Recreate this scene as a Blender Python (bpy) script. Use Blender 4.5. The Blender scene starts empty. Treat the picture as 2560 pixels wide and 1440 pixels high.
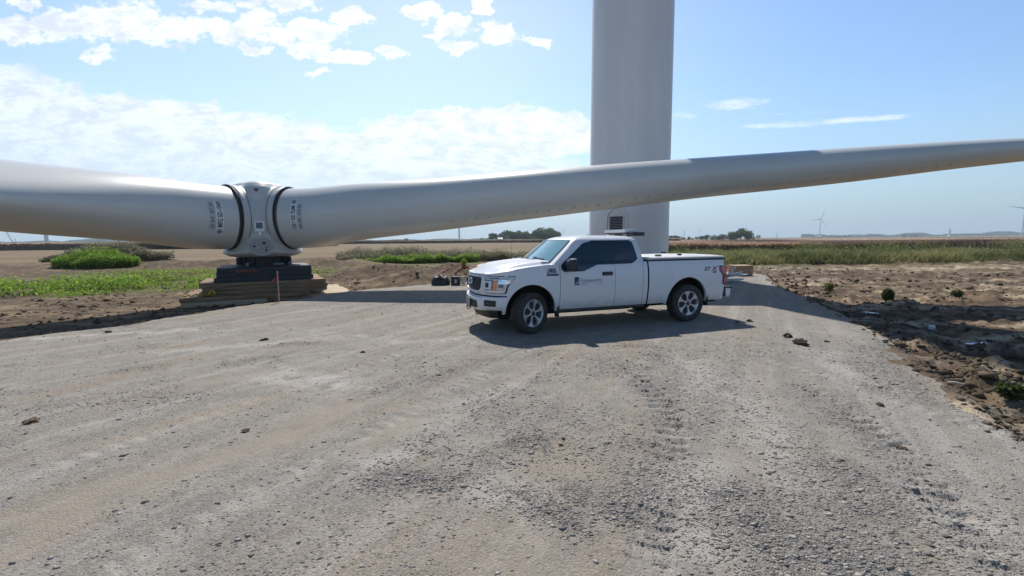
import bpy, bmesh, math, random
import numpy as np
from mathutils import Vector, Matrix, Quaternion
R = math.radians
random.seed(7); rng = np.random.default_rng(11)
scene = bpy.context.scene
COL = scene.collection

# ------------------------------------------------------------------ camera
CAM_H = 1.82
cam_d = bpy.data.cameras.new('camera'); cam = bpy.data.objects.new('camera', cam_d); COL.objects.link(cam)
cam_d.sensor_width = 36; cam_d.lens = 36*1100/2560
cam_d.clip_start = 0.05; cam_d.clip_end = 30000
pitch = math.atan((720-599)/1100)
cam.matrix_world = Matrix.Translation((0, 0, CAM_H)) @ Matrix.Rotation(R(90)-pitch, 4, 'X') @ Matrix.Rotation(-0.0085, 4, 'Z')
scene.camera = cam
HAZE_ON = True
scene.render.engine = 'CYCLES'

# ------------------------------------------------------------------ light, sky, exposure
SUN_DIR = Vector((-0.155, 0.78, 1.0)).normalized()
sun_el = math.asin(SUN_DIR.z); sun_az = math.atan2(SUN_DIR.x, SUN_DIR.y)
sd = bpy.data.lights.new('sun', 'SUN'); sd.energy = 4.8; sd.angle = R(0.5); sd.color = (1.0, 0.945, 0.865)
so = bpy.data.objects.new('sun', sd); COL.objects.link(so)
so.rotation_euler = (-SUN_DIR).to_track_quat('-Z', 'Y').to_euler(); so.location = SUN_DIR*60
vs = scene.view_settings
vs.view_transform = 'Standard'; vs.look = 'None'; vs.gamma = 1; vs.use_curve_mapping = False
vs.exposure = 0.12

class NG:
    """tiny helper to write node graphs"""
    def __init__(s, nt): s.nt = nt; s.n = nt.nodes; s.l = nt.links
    def node(s, t, **kw):
        n = s.n.new(t)
        for k, v in kw.items(): setattr(n, k, v)
        return n
    def put(s, sock, v):
        if isinstance(v, bpy.types.NodeSocket): s.l.new(v, sock)
        elif v is not None:
            if isinstance(v, (tuple, list)) and len(v) == 3 and sock.type == 'RGBA': v = (*v, 1)
            sock.default_value = v
    def math(s, op, a, b=None, c=None, clamp=False):
        n = s.node('ShaderNodeMath', operation=op, use_clamp=clamp)
        s.put(n.inputs[0], a)
        if b is not None: s.put(n.inputs[1], b)
        if c is not None: s.put(n.inputs[2], c)
        return n.outputs[0]
    def ss(s, v, a, b, lo=0., hi=1.):
        n = s.node('ShaderNodeMapRange', interpolation_type='SMOOTHSTEP')
        s.put(n.inputs[0], v); s.put(n.inputs[1], a); s.put(n.inputs[2], b); s.put(n.inputs[3], lo); s.put(n.inputs[4], hi)
        return n.outputs[0]
    def mix(s, f, a, b, mode='MIX'):
        n = s.node('ShaderNodeMix', data_type='RGBA', blend_type=mode)
        s.put(n.inputs[0], f); s.put(n.inputs[6], a); s.put(n.inputs[7], b)
        return n.outputs[2]
    def noise(s, vec, scale, detail=4, rough=.5, dist=0.):
        n = s.node('ShaderNodeTexNoise')
        if vec is not None: s.l.new(vec, n.inputs['Vector'])
        n.inputs['Scale'].default_value = scale; n.inputs['Detail'].default_value = detail
        n.inputs['Roughness'].default_value = rough; n.inputs['Distortion'].default_value = dist
        return n.outputs[0]
    def mapping(s, vec, scale=(1, 1, 1), loc=(0, 0, 0), rot=(0, 0, 0)):
        n = s.node('ShaderNodeMapping'); s.l.new(vec, n.inputs[0])
        n.inputs[1].default_value = loc; n.inputs[2].default_value = rot; n.inputs[3].default_value = scale
        return n.outputs[0]
    def comb(s, x, y, z):
        n = s.node('ShaderNodeCombineXYZ'); s.put(n.inputs[0], x); s.put(n.inputs[1], y); s.put(n.inputs[2], z); return n.outputs[0]

def build_world():
    w = bpy.data.worlds.new('World'); scene.world = w; w.use_nodes = True
    g = NG(w.node_tree); g.n.clear()
    out = g.node('ShaderNodeOutputWorld'); bg = g.node('ShaderNodeBackground')
    g.l.new(bg.outputs[0], out.inputs[0]); bg.inputs[1].default_value = 0.095
    sky = g.node('ShaderNodeTexSky', sky_type='NISHITA'); sky.sun_disc = False
    sky.sun_elevation = sun_el; sky.sun_rotation = sun_az
    sky.air_density = 1.25; sky.dust_density = .8; sky.ozone_density = 3.0; sky.altitude = 200
    tc = g.node('ShaderNodeTexCoord'); sp = g.node('ShaderNodeSeparateXYZ'); g.l.new(tc.outputs['Generated'], sp.inputs[0])
    x, y, z = sp.outputs
    gain = g.mix(g.ss(y, .15, .75), (.78, 1.06, 1.27), g.mix(g.ss(x, -.1, .75), (1.60, 1.58, 1.70), (1.18, 1.36, 1.56)))
    gain = g.mix(g.ss(z, .38, .75), gain, (.35, .44, .60))
    skc = g.mix(1.0, sky.outputs[0], gain, 'MULTIPLY')
    ys = g.math('MAXIMUM', y, 0.05)
    u = g.math('DIVIDE', x, ys); v = g.math('DIVIDE', z, ys)
    front = g.ss(y, .02, .25)
    uv = g.comb(u, v, 0.)
    # warped noise fields; a little stretched sideways as clouds seen from the side are
    nA = g.noise(g.mapping(uv, (1, 2.1, 1)), 5.5, 9, .58, .35)
    nB = g.noise(g.mapping(uv, (1, 1.7, 1), (3.1, 1.7, 0)), 21., 9, .56, .35)
    nW = g.noise(g.mapping(uv, (1, 4.5, 1), (1.1, 4.7, 0), (0, 0, R(-4))), 9., 10, .68, 1.0)
    nS = g.noise(g.mapping(uv, (1, 1.6, 1), (7.1, 2.7, 0)), 44., 7, .6, .3)
    wu = g.math('ADD', g.math('MULTIPLY_ADD', g.noise(g.mapping(uv, (1, 1.4, 1), (2.2, 8.1, 0)), 17., 5, .6), .11, -.055), u)
    wv = g.math('ADD', g.math('MULTIPLY_ADD', g.noise(g.mapping(uv, (1, 1.4, 1), (5.2, 1.1, 0)), 19., 5, .6), .07, -.035), v)
    def lobe(px, py, wx, wy, ang=0., soft=.5, u=u, v=v):
        A_, B_ = px-1280., 720.-py; A_, B_ = A_+.0085*B_, B_-.0085*A_      # a world direction for each cloud
        Y_ = .99401+B_/1100*.10934; cu = A_/1100/Y_; cv = (-.10934+B_/1100*.99401)/Y_
        a, b = wx/1095, wy/1095; c, s_ = math.cos(ang), math.sin(ang)
        du = g.math('SUBTRACT', u, cu); dv = g.math('SUBTRACT', v, cv)
        p = g.math('MULTIPLY_ADD', du, c/a, g.math('MULTIPLY', dv, s_/a))
        q = g.math('MULTIPLY_ADD', dv, c/b, g.math('MULTIPLY', du, -s_/b))
        r2 = g.math('ADD', g.math('MULTIPLY', p, p), g.math('MULTIPLY', q, q))
        r = g.math('SQRT', r2)
        return g.ss(r, 1.0, 1.0-soft, 0, 1)
    def mx(*a):
        r = a[0]
        for b in a[1:]: r = g.math('MAXIMUM', r, b)
        return r
    bank = mx(lobe(-150, 330, 800, 250, -.12, .55, u=wu, v=wv), lobe(500, 385, 1000, 165, -.13, .55, u=wu, v=wv), lobe(1200, 345, 480, 105, .02, .6, u=wu, v=wv), lobe(900, 430, 1300, 90, 0, .9))
    cum = [(40, 78, 95, 42), (150, 62, 110, 52), (250, 58, 120, 58), (345, 50, 90, 62), (430, 72, 120, 50), (565, 82, 70, 40), (640, 62, 75, 50), (640, 125, 60, 20), (705, 85, 40, 42), (790, 78, 110, 38), (770, 128, 90, 26), (870, 146, 100, 18),
           (975, 130, 55, 20), (880, 42, 75, 24), (735, 6, 85, 28), (520, 12, 80, 24), (1045, 30, 75, 26), (1135, 58, 60, 34), (1150, 115, 62, 22), (1245, 85, 62, 38), (1345, 105, 60, 16), (1210, 15, 45, 22), (245, 132, 48, 28), (60, 8, 60, 18), (620, 8, 50, 16), (1090, 84, 34, 18), (790, 184, 40, 12)]
    upper = mx(*[lobe(a_, b_, c_*1.12, d_*1.15, 0, .95, u=wu, v=wv) for a_, b_, c_, d_ in cum])
    nF = g.noise(g.mapping(uv, (1, 2.8, 1), (9.1, 3.3, 0), (0, 0, R(12))), 9., 12, .72, .9)
    mixA = g.math('ADD', g.math('MULTIPLY', nA, .34), g.math('ADD', g.math('MULTIPLY', nB, .30), g.math('MULTIPLY', nF, .62)))
    dBank = g.ss(g.math('ADD', g.math('MULTIPLY', bank, .52), mixA), .84, 1.02)
    dUp = g.ss(g.math('ADD', upper, g.math('ADD', g.math('MULTIPLY_ADD', nB, 1.1, -.55), g.math('MULTIPLY_ADD', nS, 1.2, -.6))), .15, .62)
    dUp = g.math('MULTIPLY', dUp, g.ss(upper, .02, .22))
    wisp = mx(g.math('MULTIPLY', lobe(2090, 303, 500, 17, .05, .98), 1.0), g.math('MULTIPLY', lobe(2010, 282, 260, 9, .03, .98), .6), g.math('MULTIPLY', lobe(1840, 262, 170, 34, .05, .95), .85),
              g.math('MULTIPLY', lobe(1700, 292, 90, 30, .05, .95), .8), g.math('MULTIPLY', lobe(2470, 218, 110, 12, 0, .95), .6))
    dW = g.math('MULTIPLY', g.ss(g.math('ADD', g.math('MULTIPLY', wisp, .55), g.math('MULTIPLY', nW, 1.15)), .80, 1.28), .8)
    dens = g.math('MULTIPLY', mx(g.math('MULTIPLY', dBank, .90), dUp, dW), front)
    # the rest of the sky away from the photographed side: scattered cloud
    zz = g.math('MAXIMUM', z, .04)
    uv2 = g.comb(g.math('DIVIDE', x, zz), g.math('DIVIDE', y, zz), 0.)
    n2 = g.noise(uv2, 1.1, 7, .6, .2)
    back = g.math('MULTIPLY', g.ss(n2, .55, .68), g.math('MULTIPLY', g.ss(y, .1, -.2), g.ss(z, .03, .15)))
    dens = g.math('MAXIMUM', dens, g.math('MULTIPLY', back, .22))
    shade = g.ss(g.math('ADD', g.math('MULTIPLY', nF, .8), g.math('MULTIPLY', nB, .4)), .72, .52)
    lift = g.ss(u, -1.3, .1)
    cl = g.mix(shade, g.mix(lift, (7.6, 8.4, 9.9), (8.8, 9.6, 10.6)), g.mix(lift, (10.2, 10.9, 11.8), (12.0, 12.5, 12.9)))
    col = g.mix(dens, skc, cl)
    # pale haze hugging the horizon
    hz = g.ss(z, .34, .0)
    hz = g.math('MULTIPLY', g.math('MULTIPLY', hz, hz), .86)
    col = g.mix(hz, col, g.mix(g.ss(u, -.9, .9), (7.0, 9.0, 10.6), (4.6, 6.4, 7.8)))
    g.l.new(col, bg.inputs[0])
build_world()

# ------------------------------------------------------------------ helpers
def tag(o, label=None, cat=None, group=None, kind=None):
    if label: o['label'] = label
    if cat: o['category'] = cat
    if group: o['group'] = group
    if kind: o['kind'] = kind
    return o

def empty(name, label, cat, loc=(0, 0, 0), rz=0., group=None):
    o = bpy.data.objects.new(name, None); COL.objects.link(o)
    o.location = loc; o.rotation_euler = (0, 0, rz); o.empty_display_size = .2
    return tag(o, label, cat, group)

class MB:
    def __init__(s): s.v = []; s.f = []; s.m = []
    def add(s, vs, fs, m=0):
        k = len(s.v); s.v += [tuple(p) for p in vs]; s.f += [tuple(i+k for i in f) for f in fs]; s.m += [m]*len(fs)
    def box(s, c, size, m=0, rz=0., mat=None):
        x, y, z = [q/2 for q in size]
        P = [Vector((a, b, d)) for a in (-x, x) for b in (-y, y) for d in (-z, z)]
        M = mat if mat is not None else Matrix.Rotation(rz, 3, 'Z')
        P = [M @ p + Vector(c) for p in P]
        s.add(P, [(0, 1, 3, 2), (4, 6, 7, 5), (0, 4, 5, 1), (2, 3, 7, 6), (0, 2, 6, 4), (1, 5, 7, 3)], m)
    def tube(s, pts, rad, n=8, m=0, cap=True):
        pts = [Vector(p) for p in pts]; rr = rad if isinstance(rad, (list, tuple)) else [rad]*len(pts)
        V = []; up0 = None
        for i, p in enumerate(pts):
            d = (pts[min(i+1, len(pts)-1)]-pts[max(i-1, 0)]).normalized()
            if up0 is None: up0 = Vector((0, 0, 1)) if abs(d.z) < .9 else Vector((1, 0, 0))
            a = d.cross(up0).normalized(); b = a.cross(d).normalized(); up0 = b
            V += [p + (a*math.cos(2*math.pi*k/n)+b*math.sin(2*math.pi*k/n))*rr[i] for k in range(n)]
        F = []
        for i in range(len(pts)-1):
            for k in range(n):
                F.append((i*n+k, i*n+(k+1) % n, (i+1)*n+(k+1) % n, (i+1)*n+k))
        if cap: F.append(tuple(range(n))[::-1]); F.append(tuple((len(pts)-1)*n+k for k in range(n)))
        s.add(V, F, m)
    def lathe(s, prof, n=32, m=0, axis='Z', c=(0, 0, 0), ang0=0., ang1=2*math.pi):
        full = abs(ang1-ang0-2*math.pi) < 1e-6; N = n if full else n+1; V = []
        for (r, h) in prof:
            for k in range(N):
                a = ang0+(ang1-ang0)*k/n
                p = {'Z': (r*math.cos(a), r*math.sin(a), h), 'Y': (r*math.cos(a), h, r*math.sin(a)), 'X': (h, r*math.cos(a), r*math.sin(a))}[axis]
                V.append((p[0]+c[0], p[1]+c[1], p[2]+c[2]))
        F = []
        for i in range(len(prof)-1):
            for k in range(n if full else n):
                k2 = (k+1) % N
                F.append((i*N+k, i*N+k2, (i+1)*N+k2, (i+1)*N+k))
        s.add(V, F, m)
    def grid(s, P, m=0, flip=False):
        nr, nc = len(P), len(P[0]); V = [q for r in P for q in r]
        F = [(i*nc+j, i*nc+j+1, (i+1)*nc+j+1, (i+1)*nc+j) for i in range(nr-1) for j in range(nc-1)]
        if flip: F = [f[::-1] for f in F]
        s.add(V, F, m)
    def prism(s, poly, h0, h1, axis='Z', m=0):
        """poly: 2-D outline, extruded h0..h1 along axis"""
        n = len(poly)
        def P(a, b, h): return {'Z': (a, b, h), 'Y': (a, h, b), 'X': (h, a, b)}[axis]
        s.add([P(a, b, h0) for a, b in poly]+[P(a, b, h1) for a, b in poly],
              [tuple(range(n))[::-1], tuple(range(n, 2*n))]+[(i, (i+1) % n, n+(i+1) % n, n+i) for i in range(n)], m)
    def build(s, name, mats, parent=None, smooth=40, merge=0.0, bevel=0., loc=None, recalc=True):
        me = bpy.data.meshes.new(name)
        me.from_pydata([tuple(v) for v in s.v], [], s.f)
        if not isinstance(mats, (list, tuple)): mats = [mats]
        for q in mats: me.materials.append(q)
        me.polygons.foreach_set('material_index', s.m)
        bm = bmesh.new(); bm.from_mesh(me)
        if merge: bmesh.ops.remove_doubles(bm, verts=bm.verts, dist=merge)
        if recalc: bmesh.ops.recalc_face_normals(bm, faces=bm.faces)
        if bevel:
            es = [e for e in bm.edges if len(e.link_faces) == 2 and e.calc_face_angle(0) > R(40)]
            bmesh.ops.bevel(bm, geom=es, offset=bevel, segments=2, profile=.6, affect='EDGES', clamp_overlap=True)
        if smooth:
            for f in bm.faces: f.smooth = True
            for e in bm.edges:
                if len(e.link_faces) == 2 and e.calc_face_angle(0) > R(smooth): e.smooth = False
        bm.to_mesh(me); bm.free()
        o = bpy.data.objects.new(name, me); COL.objects.link(o)
        if parent: o.parent = parent
        if loc: o.location = loc
        return o

def np_mesh(name, V, F, mats, attr=None, smooth=False, parent=None, mi=None):
    """fast mesh from numpy arrays; F is (n,3) or (n,4)"""
    me = bpy.data.meshes.new(name); V = np.asarray(V, np.float32); F = np.asarray(F, np.int32); k = F.shape[1]
    me.vertices.add(len(V)); me.vertices.foreach_set('co', V.ravel())
    me.loops.add(F.size); me.loops.foreach_set('vertex_index', F.ravel())
    me.polygons.add(len(F)); me.polygons.foreach_set('loop_start', np.arange(0, F.size, k, dtype=np.int32))
    try: me.polygons.foreach_set('loop_total', np.full(len(F), k, np.int32))
    except Exception: pass
    if smooth: me.polygons.foreach_set('use_smooth', np.ones(len(F), bool))
    if not isinstance(mats, (list, tuple)): mats = [mats]
    for q in mats: me.materials.append(q)
    if mi is not None: me.polygons.foreach_set('material_index', np.asarray(mi, np.int32))
    me.update(calc_edges=True)
    for nm, arr in (attr or {}).items():
        a = me.color_attributes.new(nm, 'FLOAT_COLOR', 'POINT')
        c = np.ones((len(V), 4), np.float32); c[:, :arr.shape[1]] = arr; a.data.foreach_set('color', c.ravel())
    o = bpy.data.objects.new(name, me); COL.objects.link(o)
    if parent: o.parent = parent
    return o

def mat(name, col, rough=.6, metal=0., coat=0., spec=.5, var=0., vscale=8., col2=None, bump=0., bscale=40., stretch=(1, 1, 1), dirt=None, emis=None, alpha=None, trans=0., coord='Object', detail=5):
    m = bpy.data.materials.new(name); m.use_nodes = True; g = NG(m.node_tree)
    b = g.n['Principled BSDF']; b.inputs['Roughness'].default_value = rough; b.inputs['Metallic'].default_value = metal
    b.inputs['Coat Weight'].default_value = coat; b.inputs['Coat Roughness'].default_value = .05
    b.inputs['Specular IOR Level'].default_value = spec
    if trans: b.inputs['Transmission Weight'].default_value = trans
    tc = g.node('ShaderNodeTexCoord'); vec = g.mapping(tc.outputs[coord], stretch)
    c = (*col, 1)
    if var or col2:
        n = g.noise(vec, vscale, detail, .6)
        f = g.ss(n, .35, .65)
        c2 = col2 if col2 else tuple(q*(1-var) for q in col)
        c = g.mix(f, col, c2)
        g.put(b.inputs['Roughness'], g.math('MULTIPLY_ADD', n, .15, rough-.07))
    if dirt:                      # (colour, z0, z1, amount): dust that settles low on a thing
        dc, z0, z1, am = dirt
        sp = g.node('ShaderNodeSeparateXYZ'); g.l.new(tc.outputs['Object'], sp.inputs[0])
        f = g.math('MULTIPLY', g.ss(g.math('ADD', sp.outputs[2], g.math('MULTIPLY', g.noise(tc.outputs['Object'], 9, 4), .25)), z1+.12, z0+.12), am)
        c = g.mix(f, c, dc)
    g.put(b.inputs['Base Color'], c)
    if bump:
        bn = g.node('ShaderNodeBump'); bn.inputs['Strength'].default_value = bump; bn.inputs['Distance'].default_value = .02
        g.l.new(g.noise(vec, bscale, 6, .6), bn.inputs['Height']); g.l.new(bn.outputs[0], b.inputs['Normal'])
    if emis: b.inputs['Emission Color'].default_value = (*emis, 1); b.inputs['Emission Strength'].default_value = 1
    return m

# numpy value noise
def _hash(ix, iy, seed):
    h = (ix.astype(np.int64)*374761393 + iy.astype(np.int64)*668265263 + int(seed)*9747113) & 0x7fffffff
    h = ((h ^ (h >> 13))*(1274126177 & 0x3fffffff)) & 0x7fffffff
    return ((h ^ (h >> 16)) & 0xffff)/65535.
def vnoise(x, y, seed=0):
    ix = np.floor(x); iy = np.floor(y); fx = x-ix; fy = y-iy
    fx = fx*fx*(3-2*fx); fy = fy*fy*(3-2*fy); ix = ix.astype(np.int64); iy = iy.astype(np.int64)
    a = _hash(ix, iy, seed); b = _hash(ix+1, iy, seed); c = _hash(ix, iy+1, seed); d = _hash(ix+1, iy+1, seed)
    return (a*(1-fx)+b*fx)*(1-fy)+(c*(1-fx)+d*fx)*fy
def fbm(x, y, oct=5, seed=0, gain=.5):
    s = 0; a = 1; t = 0
    for i in range(oct):
        s = s+a*vnoise(x*2**i+i*17.3, y*2**i-i*9.1, seed+i); t += a; a *= gain
    return s/t
def sstep(v, a, b): t = np.clip((v-a)/(b-a), 0, 1); return t*t*(3-2*t)

def text_mesh(body, size, bold=0., shear=0., spacing=1.):
    cu = bpy.data.curves.new('lettering', 'FONT'); cu.body = body; cu.size = size; cu.offset = bold; cu.shear = shear
    cu.align_x = 'LEFT'; cu.space_character = spacing; cu.resolution_u = 3
    o = bpy.data.objects.new('lettering', cu); COL.objects.link(o)
    dg = bpy.context.evaluated_depsgraph_get(); me = bpy.data.meshes.new_from_object(o.evaluated_get(dg))
    V = [tuple(v.co) for v in me.vertices]; F = [tuple(p.vertices) for p in me.polygons]
    bpy.data.objects.remove(o); bpy.data.meshes.remove(me); bpy.data.curves.remove(cu)
    return V, F

# ------------------------------------------------------------------ ground
PAD = np.array([(-9.85, 8.31), (-8.65, 9.56), (-7.78, 12.3), (-7.0, 13.5), (-5.81, 16.5), (-1.77, 19.3), (3.5, 21.2), (8.5, 23.6), (12.6, 24.2), (12.4, 21.5),
                (11.2, 19.2), (9.9, 16.2), (9.0, 13.6), (7.75, 10.2), (6.95, 8.4), (6.05, 6.6), (4.99, 4.74), (4.3, 3.4), (3.8, 1.5), (3.6, -4), (4, -30), (-30, -30), (-30, -8), (-16, 1.5), (-12.5, 5.6)])
def pad_dist(x, y):
    """signed distance to the gravel pad outline, negative on the pad"""
    best = np.full(x.shape, 1e9); inside = np.zeros(x.shape, bool); n = len(PAD)
    for i in range(n):
        ax, ay = PAD[i]; bx, by = PAD[(i+1) % n]; dx, dy = bx-ax, by-ay
        t = np.clip(((x-ax)*dx+(y-ay)*dy)/(dx*dx+dy*dy), 0, 1)
        best = np.minimum(best, np.hypot(x-ax-t*dx, y-ay-t*dy))
        cr = ((ay > y) != (by > y)) & (x < (bx-ax)*(y-ay)/(by-ay+1e-12)+ax); inside ^= cr
    return np.where(inside, -best, best)

TRACKS = [  # tractor tyre lug marks on the gravel: polyline, half width, depth
    ([(1.68, 6.48), (1.65, 5.53), (1.67, 4.81), (1.5, 3.98), (1.3, 3.5)], .17, .024), ([(1.75, 8.3), (1.68, 6.48)], .15, .016), ([(1.3, 3.5), (.75, 2.3)], .15, .022), ([(-4.2, 2.6), (-1.2, 8.2), (1.2, 13.)], .13, .009), ([(-2.3, 2.3), (.5, 7.6)], .13, .009), ([(4.6, 3.6), (4.1, 5.4), (3.2, 9.)], .14, .012), ([(2.95, 2.87), (2.7, 2.2)], .14, .02),
    ([(3.60, 5.03), (3.54, 4.65), (3.39, 4.03), (3.2, 3.42), (2.95, 2.87)], .18, .028),
    ([(2.62, 7.6), (2.30, 6.2), (1.95, 4.9)], .14, .014),
    ([(-5.2, 9.4), (-3.1, 8.2), (-1.6, 7.6)], .24, .008), ([(-4.5, 7.0), (-2.6, 5.6), (-1.4, 5.0)], .22, .007)]
def track_height(x, y):
    h = np.zeros(x.shape); pale = np.zeros(x.shape)
    for pts, hw, dep in TRACKS:
        s0 = 0
        for (ax, ay), (bx, by) in zip(pts[:-1], pts[1:]):
            dx, dy = bx-ax, by-ay; L = math.hypot(dx, dy); t = ((x-ax)*dx+(y-ay)*dy)/(L*L)
            lat = ((x-ax)*dy-(y-ay)*dx)/L; on = (t >= 0) & (t < 1) & (np.abs(lat) < hw)
            s = (s0+t*L)*2*math.pi/.17 + np.abs(lat)*9 + 2.2*fbm(x*6, y*6, 3, 7)
            edge = sstep(hw-np.abs(lat), 0, .05)*sstep(fbm(x*2.2, y*2.2, 4, 5), .30 if dep != .028 else .20, .54 if dep != .028 else .46)*(.5+fbm(x*11, y*11, 3, 6))
            h = np.where(on, -dep*edge*(.5+.5*np.sign(np.sin(s))*np.abs(np.sin(s))**.4), h)
            pale = np.where(on, edge*(.5+.5*np.sin(s)), pale); s0 += L
    return h, pale

FEAT = {  # things the wheels and the loader left on the pad, as (points, half width, strength)
 'tan': [([(-3.11, 2.61), (-2.85, 3.11), (-2.43, 3.73), (-1.76, 4.89)], .24, 1.), ([(-4.58, 4.96), (-3.61, 6.02)], .3, .7), ([(.1, 3.5), (.7, 3.38)], .22, 1.2), ([(-.3, 2.5), (.5, 2.26)], .3, .6), ([(2.32, 3.97), (1.28, 2.31)], .35, .6), ([(-1.5, 3.9), (-1.1, 4.4)], .2, .6), ([(4.2, 8.2), (5.0, 8.6)], .4, .6)],
 'dark': [([(-.12, 3.85), (.14, 3.78)], .10, 1.), ([(-5.5, 6.2), (-5.15, 6.35)], .16, 1.), ([(-4.1, 7.6), (-3.5, 7.8)], .14, .9), ([(-4.3, 6.5), (-3.7, 6.8)], .16, .8), ([(1.9, 7.45), (2.4, 7.3)], .16, 1.), ([(2.1, 6.8), (2.3, 6.2)], .2, .8), ([(.45, 3.05), (.75, 2.8)], .14, 1.), ([(-1., 3.35), (-.6, 3.2)], .16, .8), ([(.05, 2.9), (.3, 2.7)], .16, .9),
   ([(6.3, 7.1), (5.4, 6.6), (5.0, 5.8), (4.5, 5.0)], .38, .85), ([(1.5, 2.9), (1.75, 2.35)], .22, .9), ([(2.6, 3.3), (2.3, 2.7)], .2, .8), ([(1.4, 6.9), (1.62, 5.6), (1.66, 4.8), (1.5, 4.0), (1.2, 3.4), (.8, 3.0)], .28, .32), ([(3.6, 5.1), (3.5, 4.4), (3.3, 3.7), (3.0, 3.0)], .26, .5), ([(-.5, 6.6), (.8, 7.0)], .14, .6), ([(-1.7, 4.9), (-.5, 6.5)], .13, .5), ([(-6.5, 4.4), (-3.8, 5.3)], .2, .45)],
 'pale': [([(-9.3, 8.2), (-6.7, 9.05)], .18, .9), ([(-3.3, 5.9), (-2.2, 5.45)], .28, 1.), ([(-2.2, 7.6), (-.9, 7.95)], .16, .8), ([(4.9, 6.85), (4.4, 5.6)], .3, .7), ([(-.2, 3.1), (0, 2.9)], .25, .8), ([(1.16, 2.56), (1.4, 3.2)], .26, .8), ([(2.1, 3.2), (2.6, 4.8), (2.5, 6.4)], .3, .6), ([(-1.3, 3.5), (-.2, 5.4)], .22, .5), ([(-6, 7.2), (-3, 8.4)], .2, .6), ([(2.9, 2.6), (3.1, 3.1)], .2, .7)]}
def feat(kind, x, y):
    wx = x+(fbm(x*1.3, y*1.3, 4, 301)-.5)*.55; wy = y+(fbm(x*1.3+40, y*1.3, 4, 303)-.5)*.55; m = np.zeros(x.shape); near = np.hypot(x, y) < 14
    X_, Y_ = wx[near], wy[near]; q = np.zeros(X_.shape)
    for pts, w, st in FEAT[kind]:
        for (ax, ay), (bx, by) in zip(pts[:-1], pts[1:]):
            dx, dy = bx-ax, by-ay; t = np.clip(((X_-ax)*dx+(Y_-ay)*dy)/(dx*dx+dy*dy), 0, 1)
            q = np.maximum(q, st*np.exp(-(np.hypot(X_-ax-t*dx, Y_-ay-t*dy)/w)**2))
    m[near] = q*(.55+.9*fbm(X_*2.2, Y_*2.2, 4, 307)); return np.clip(m, 0, 1.2)
def ground_height(x, y, d):
    r = np.hypot(x, y)
    padz = (fbm(x*.5, y*.5, 4, 3)-.5)*.035*sstep(r, 0, 3) + (fbm(x*6, y*6, 4, 8)-.5)*.012
    rut = np.exp(-((x+1.2-.35*(y-3))/.35)**2)*.02+np.exp(-((x+3.0-.35*(y-3))/.35)**2)*.015
    padz = padz - rut*sstep(y, 12, 5)
    out = -.30 + (fbm(x*.12, y*.12, 3, 21)-.5)*.25*sstep(r, 15, 60)
    right = sstep(x, -1, 3.5)
    rough = (fbm(x*.55, y*.9, 6, 33, .58)-.5)*(.20*right+.14*(1-right))+(fbm(x*3.1, y*3.6, 5, 35)-.5)*.20*(.35+.65*right)
    rough += np.maximum(fbm(x*1.4+9, y*2.4, 6, 41)-.55, 0)*(.5*right+.4*(1-right))
    near_rough = sstep(y, 48, 26)*(.35+.65*sstep(x, -13, -3))
    # the left side close to the pad is a graded strip with low windrows
    rough = rough*np.where((x < -8.5) & (y < 30), .42, 1.)
    berm = .14*right*np.exp(-((d-.75)/.45)**2)*(.4+1.1*fbm(x*1.3, y*1.3, 4, 55))*sstep(y, 16, 8)
    # spoil heaps behind the pad, in the middle of the picture
    heap = .85*np.exp(-(((x+2.6)/2.3)**2+((y-23.2)/1.4)**2))*(.7+.6*fbm(x*1.4, y*1.4, 4, 71)) + .8*np.exp(-(((x+7.0)/2.8)**2+((y-24.5)/1.6)**2)) + .55*np.exp(-(((x+5.2)/2.1)**2+((y-20.9)/.8)**2))*(.6+.8*fbm(x*1.6, y*1.6, 4, 75))
    mound = .8*np.exp(-(((x+37)/6.5)**2+((y-41)/3.5)**2)) + .4*np.exp(-(((x+17)/9)**2+((y-47)/2.5)**2))
    mound += .55*np.exp(-((y-38.5)/1.6)**2)*sstep(x, -33, -28)*sstep(x, -9, -14)*(.4+fbm(x*.6, y*.8, 4, 97))
    mound += .38*np.exp(-((y-37.5+.1*x)/1.1)**2)*sstep(x, 4, 14)*sstep(x, 60, 40)*fbm(x*.5, y*.8, 4, 91)*1.6
    out = out + rough*near_rough + berm + heap + mound
    tr, _ = track_height(x, y)
    tr = tr + .05*np.minimum(feat('dark', x, y), 1)*(fbm(x*9, y*9, 3, 311)-.42)*sstep(-d, 0, .3)
    z = np.where(d < 0, padz*sstep(-d, -.0, .25), out)
    blend = sstep(d, -.02, .55)
    zo = out
    z = np.where(d < 0, padz+tr, padz*(1-blend)+zo*blend)
    z = z*1.0 + sstep(r, 400, 5000)*-0.4
    return z

def polar_grid():
    a_dense = np.arange(-66, 66.01, .12); a_c1 = np.arange(-180, -66, 3.); a_c2 = np.arange(69, 180, 3.)
    A = np.radians(np.concatenate([a_c1, a_dense, a_c2])); rr = [.35]
    while rr[-1] < 9000:
        r = rr[-1]
        k = .05 if r < 1.6 else (min(.022, max(.0042, r/1150)) if r < 75 else .045)
        rr.append(r*(1+k))
    rr = np.array(rr); X = np.outer(rr, np.sin(A)); Y = np.outer(rr, np.cos(A))
    return X, Y, rr, A
GX, GY, GRR, GA = polar_grid()

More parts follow.
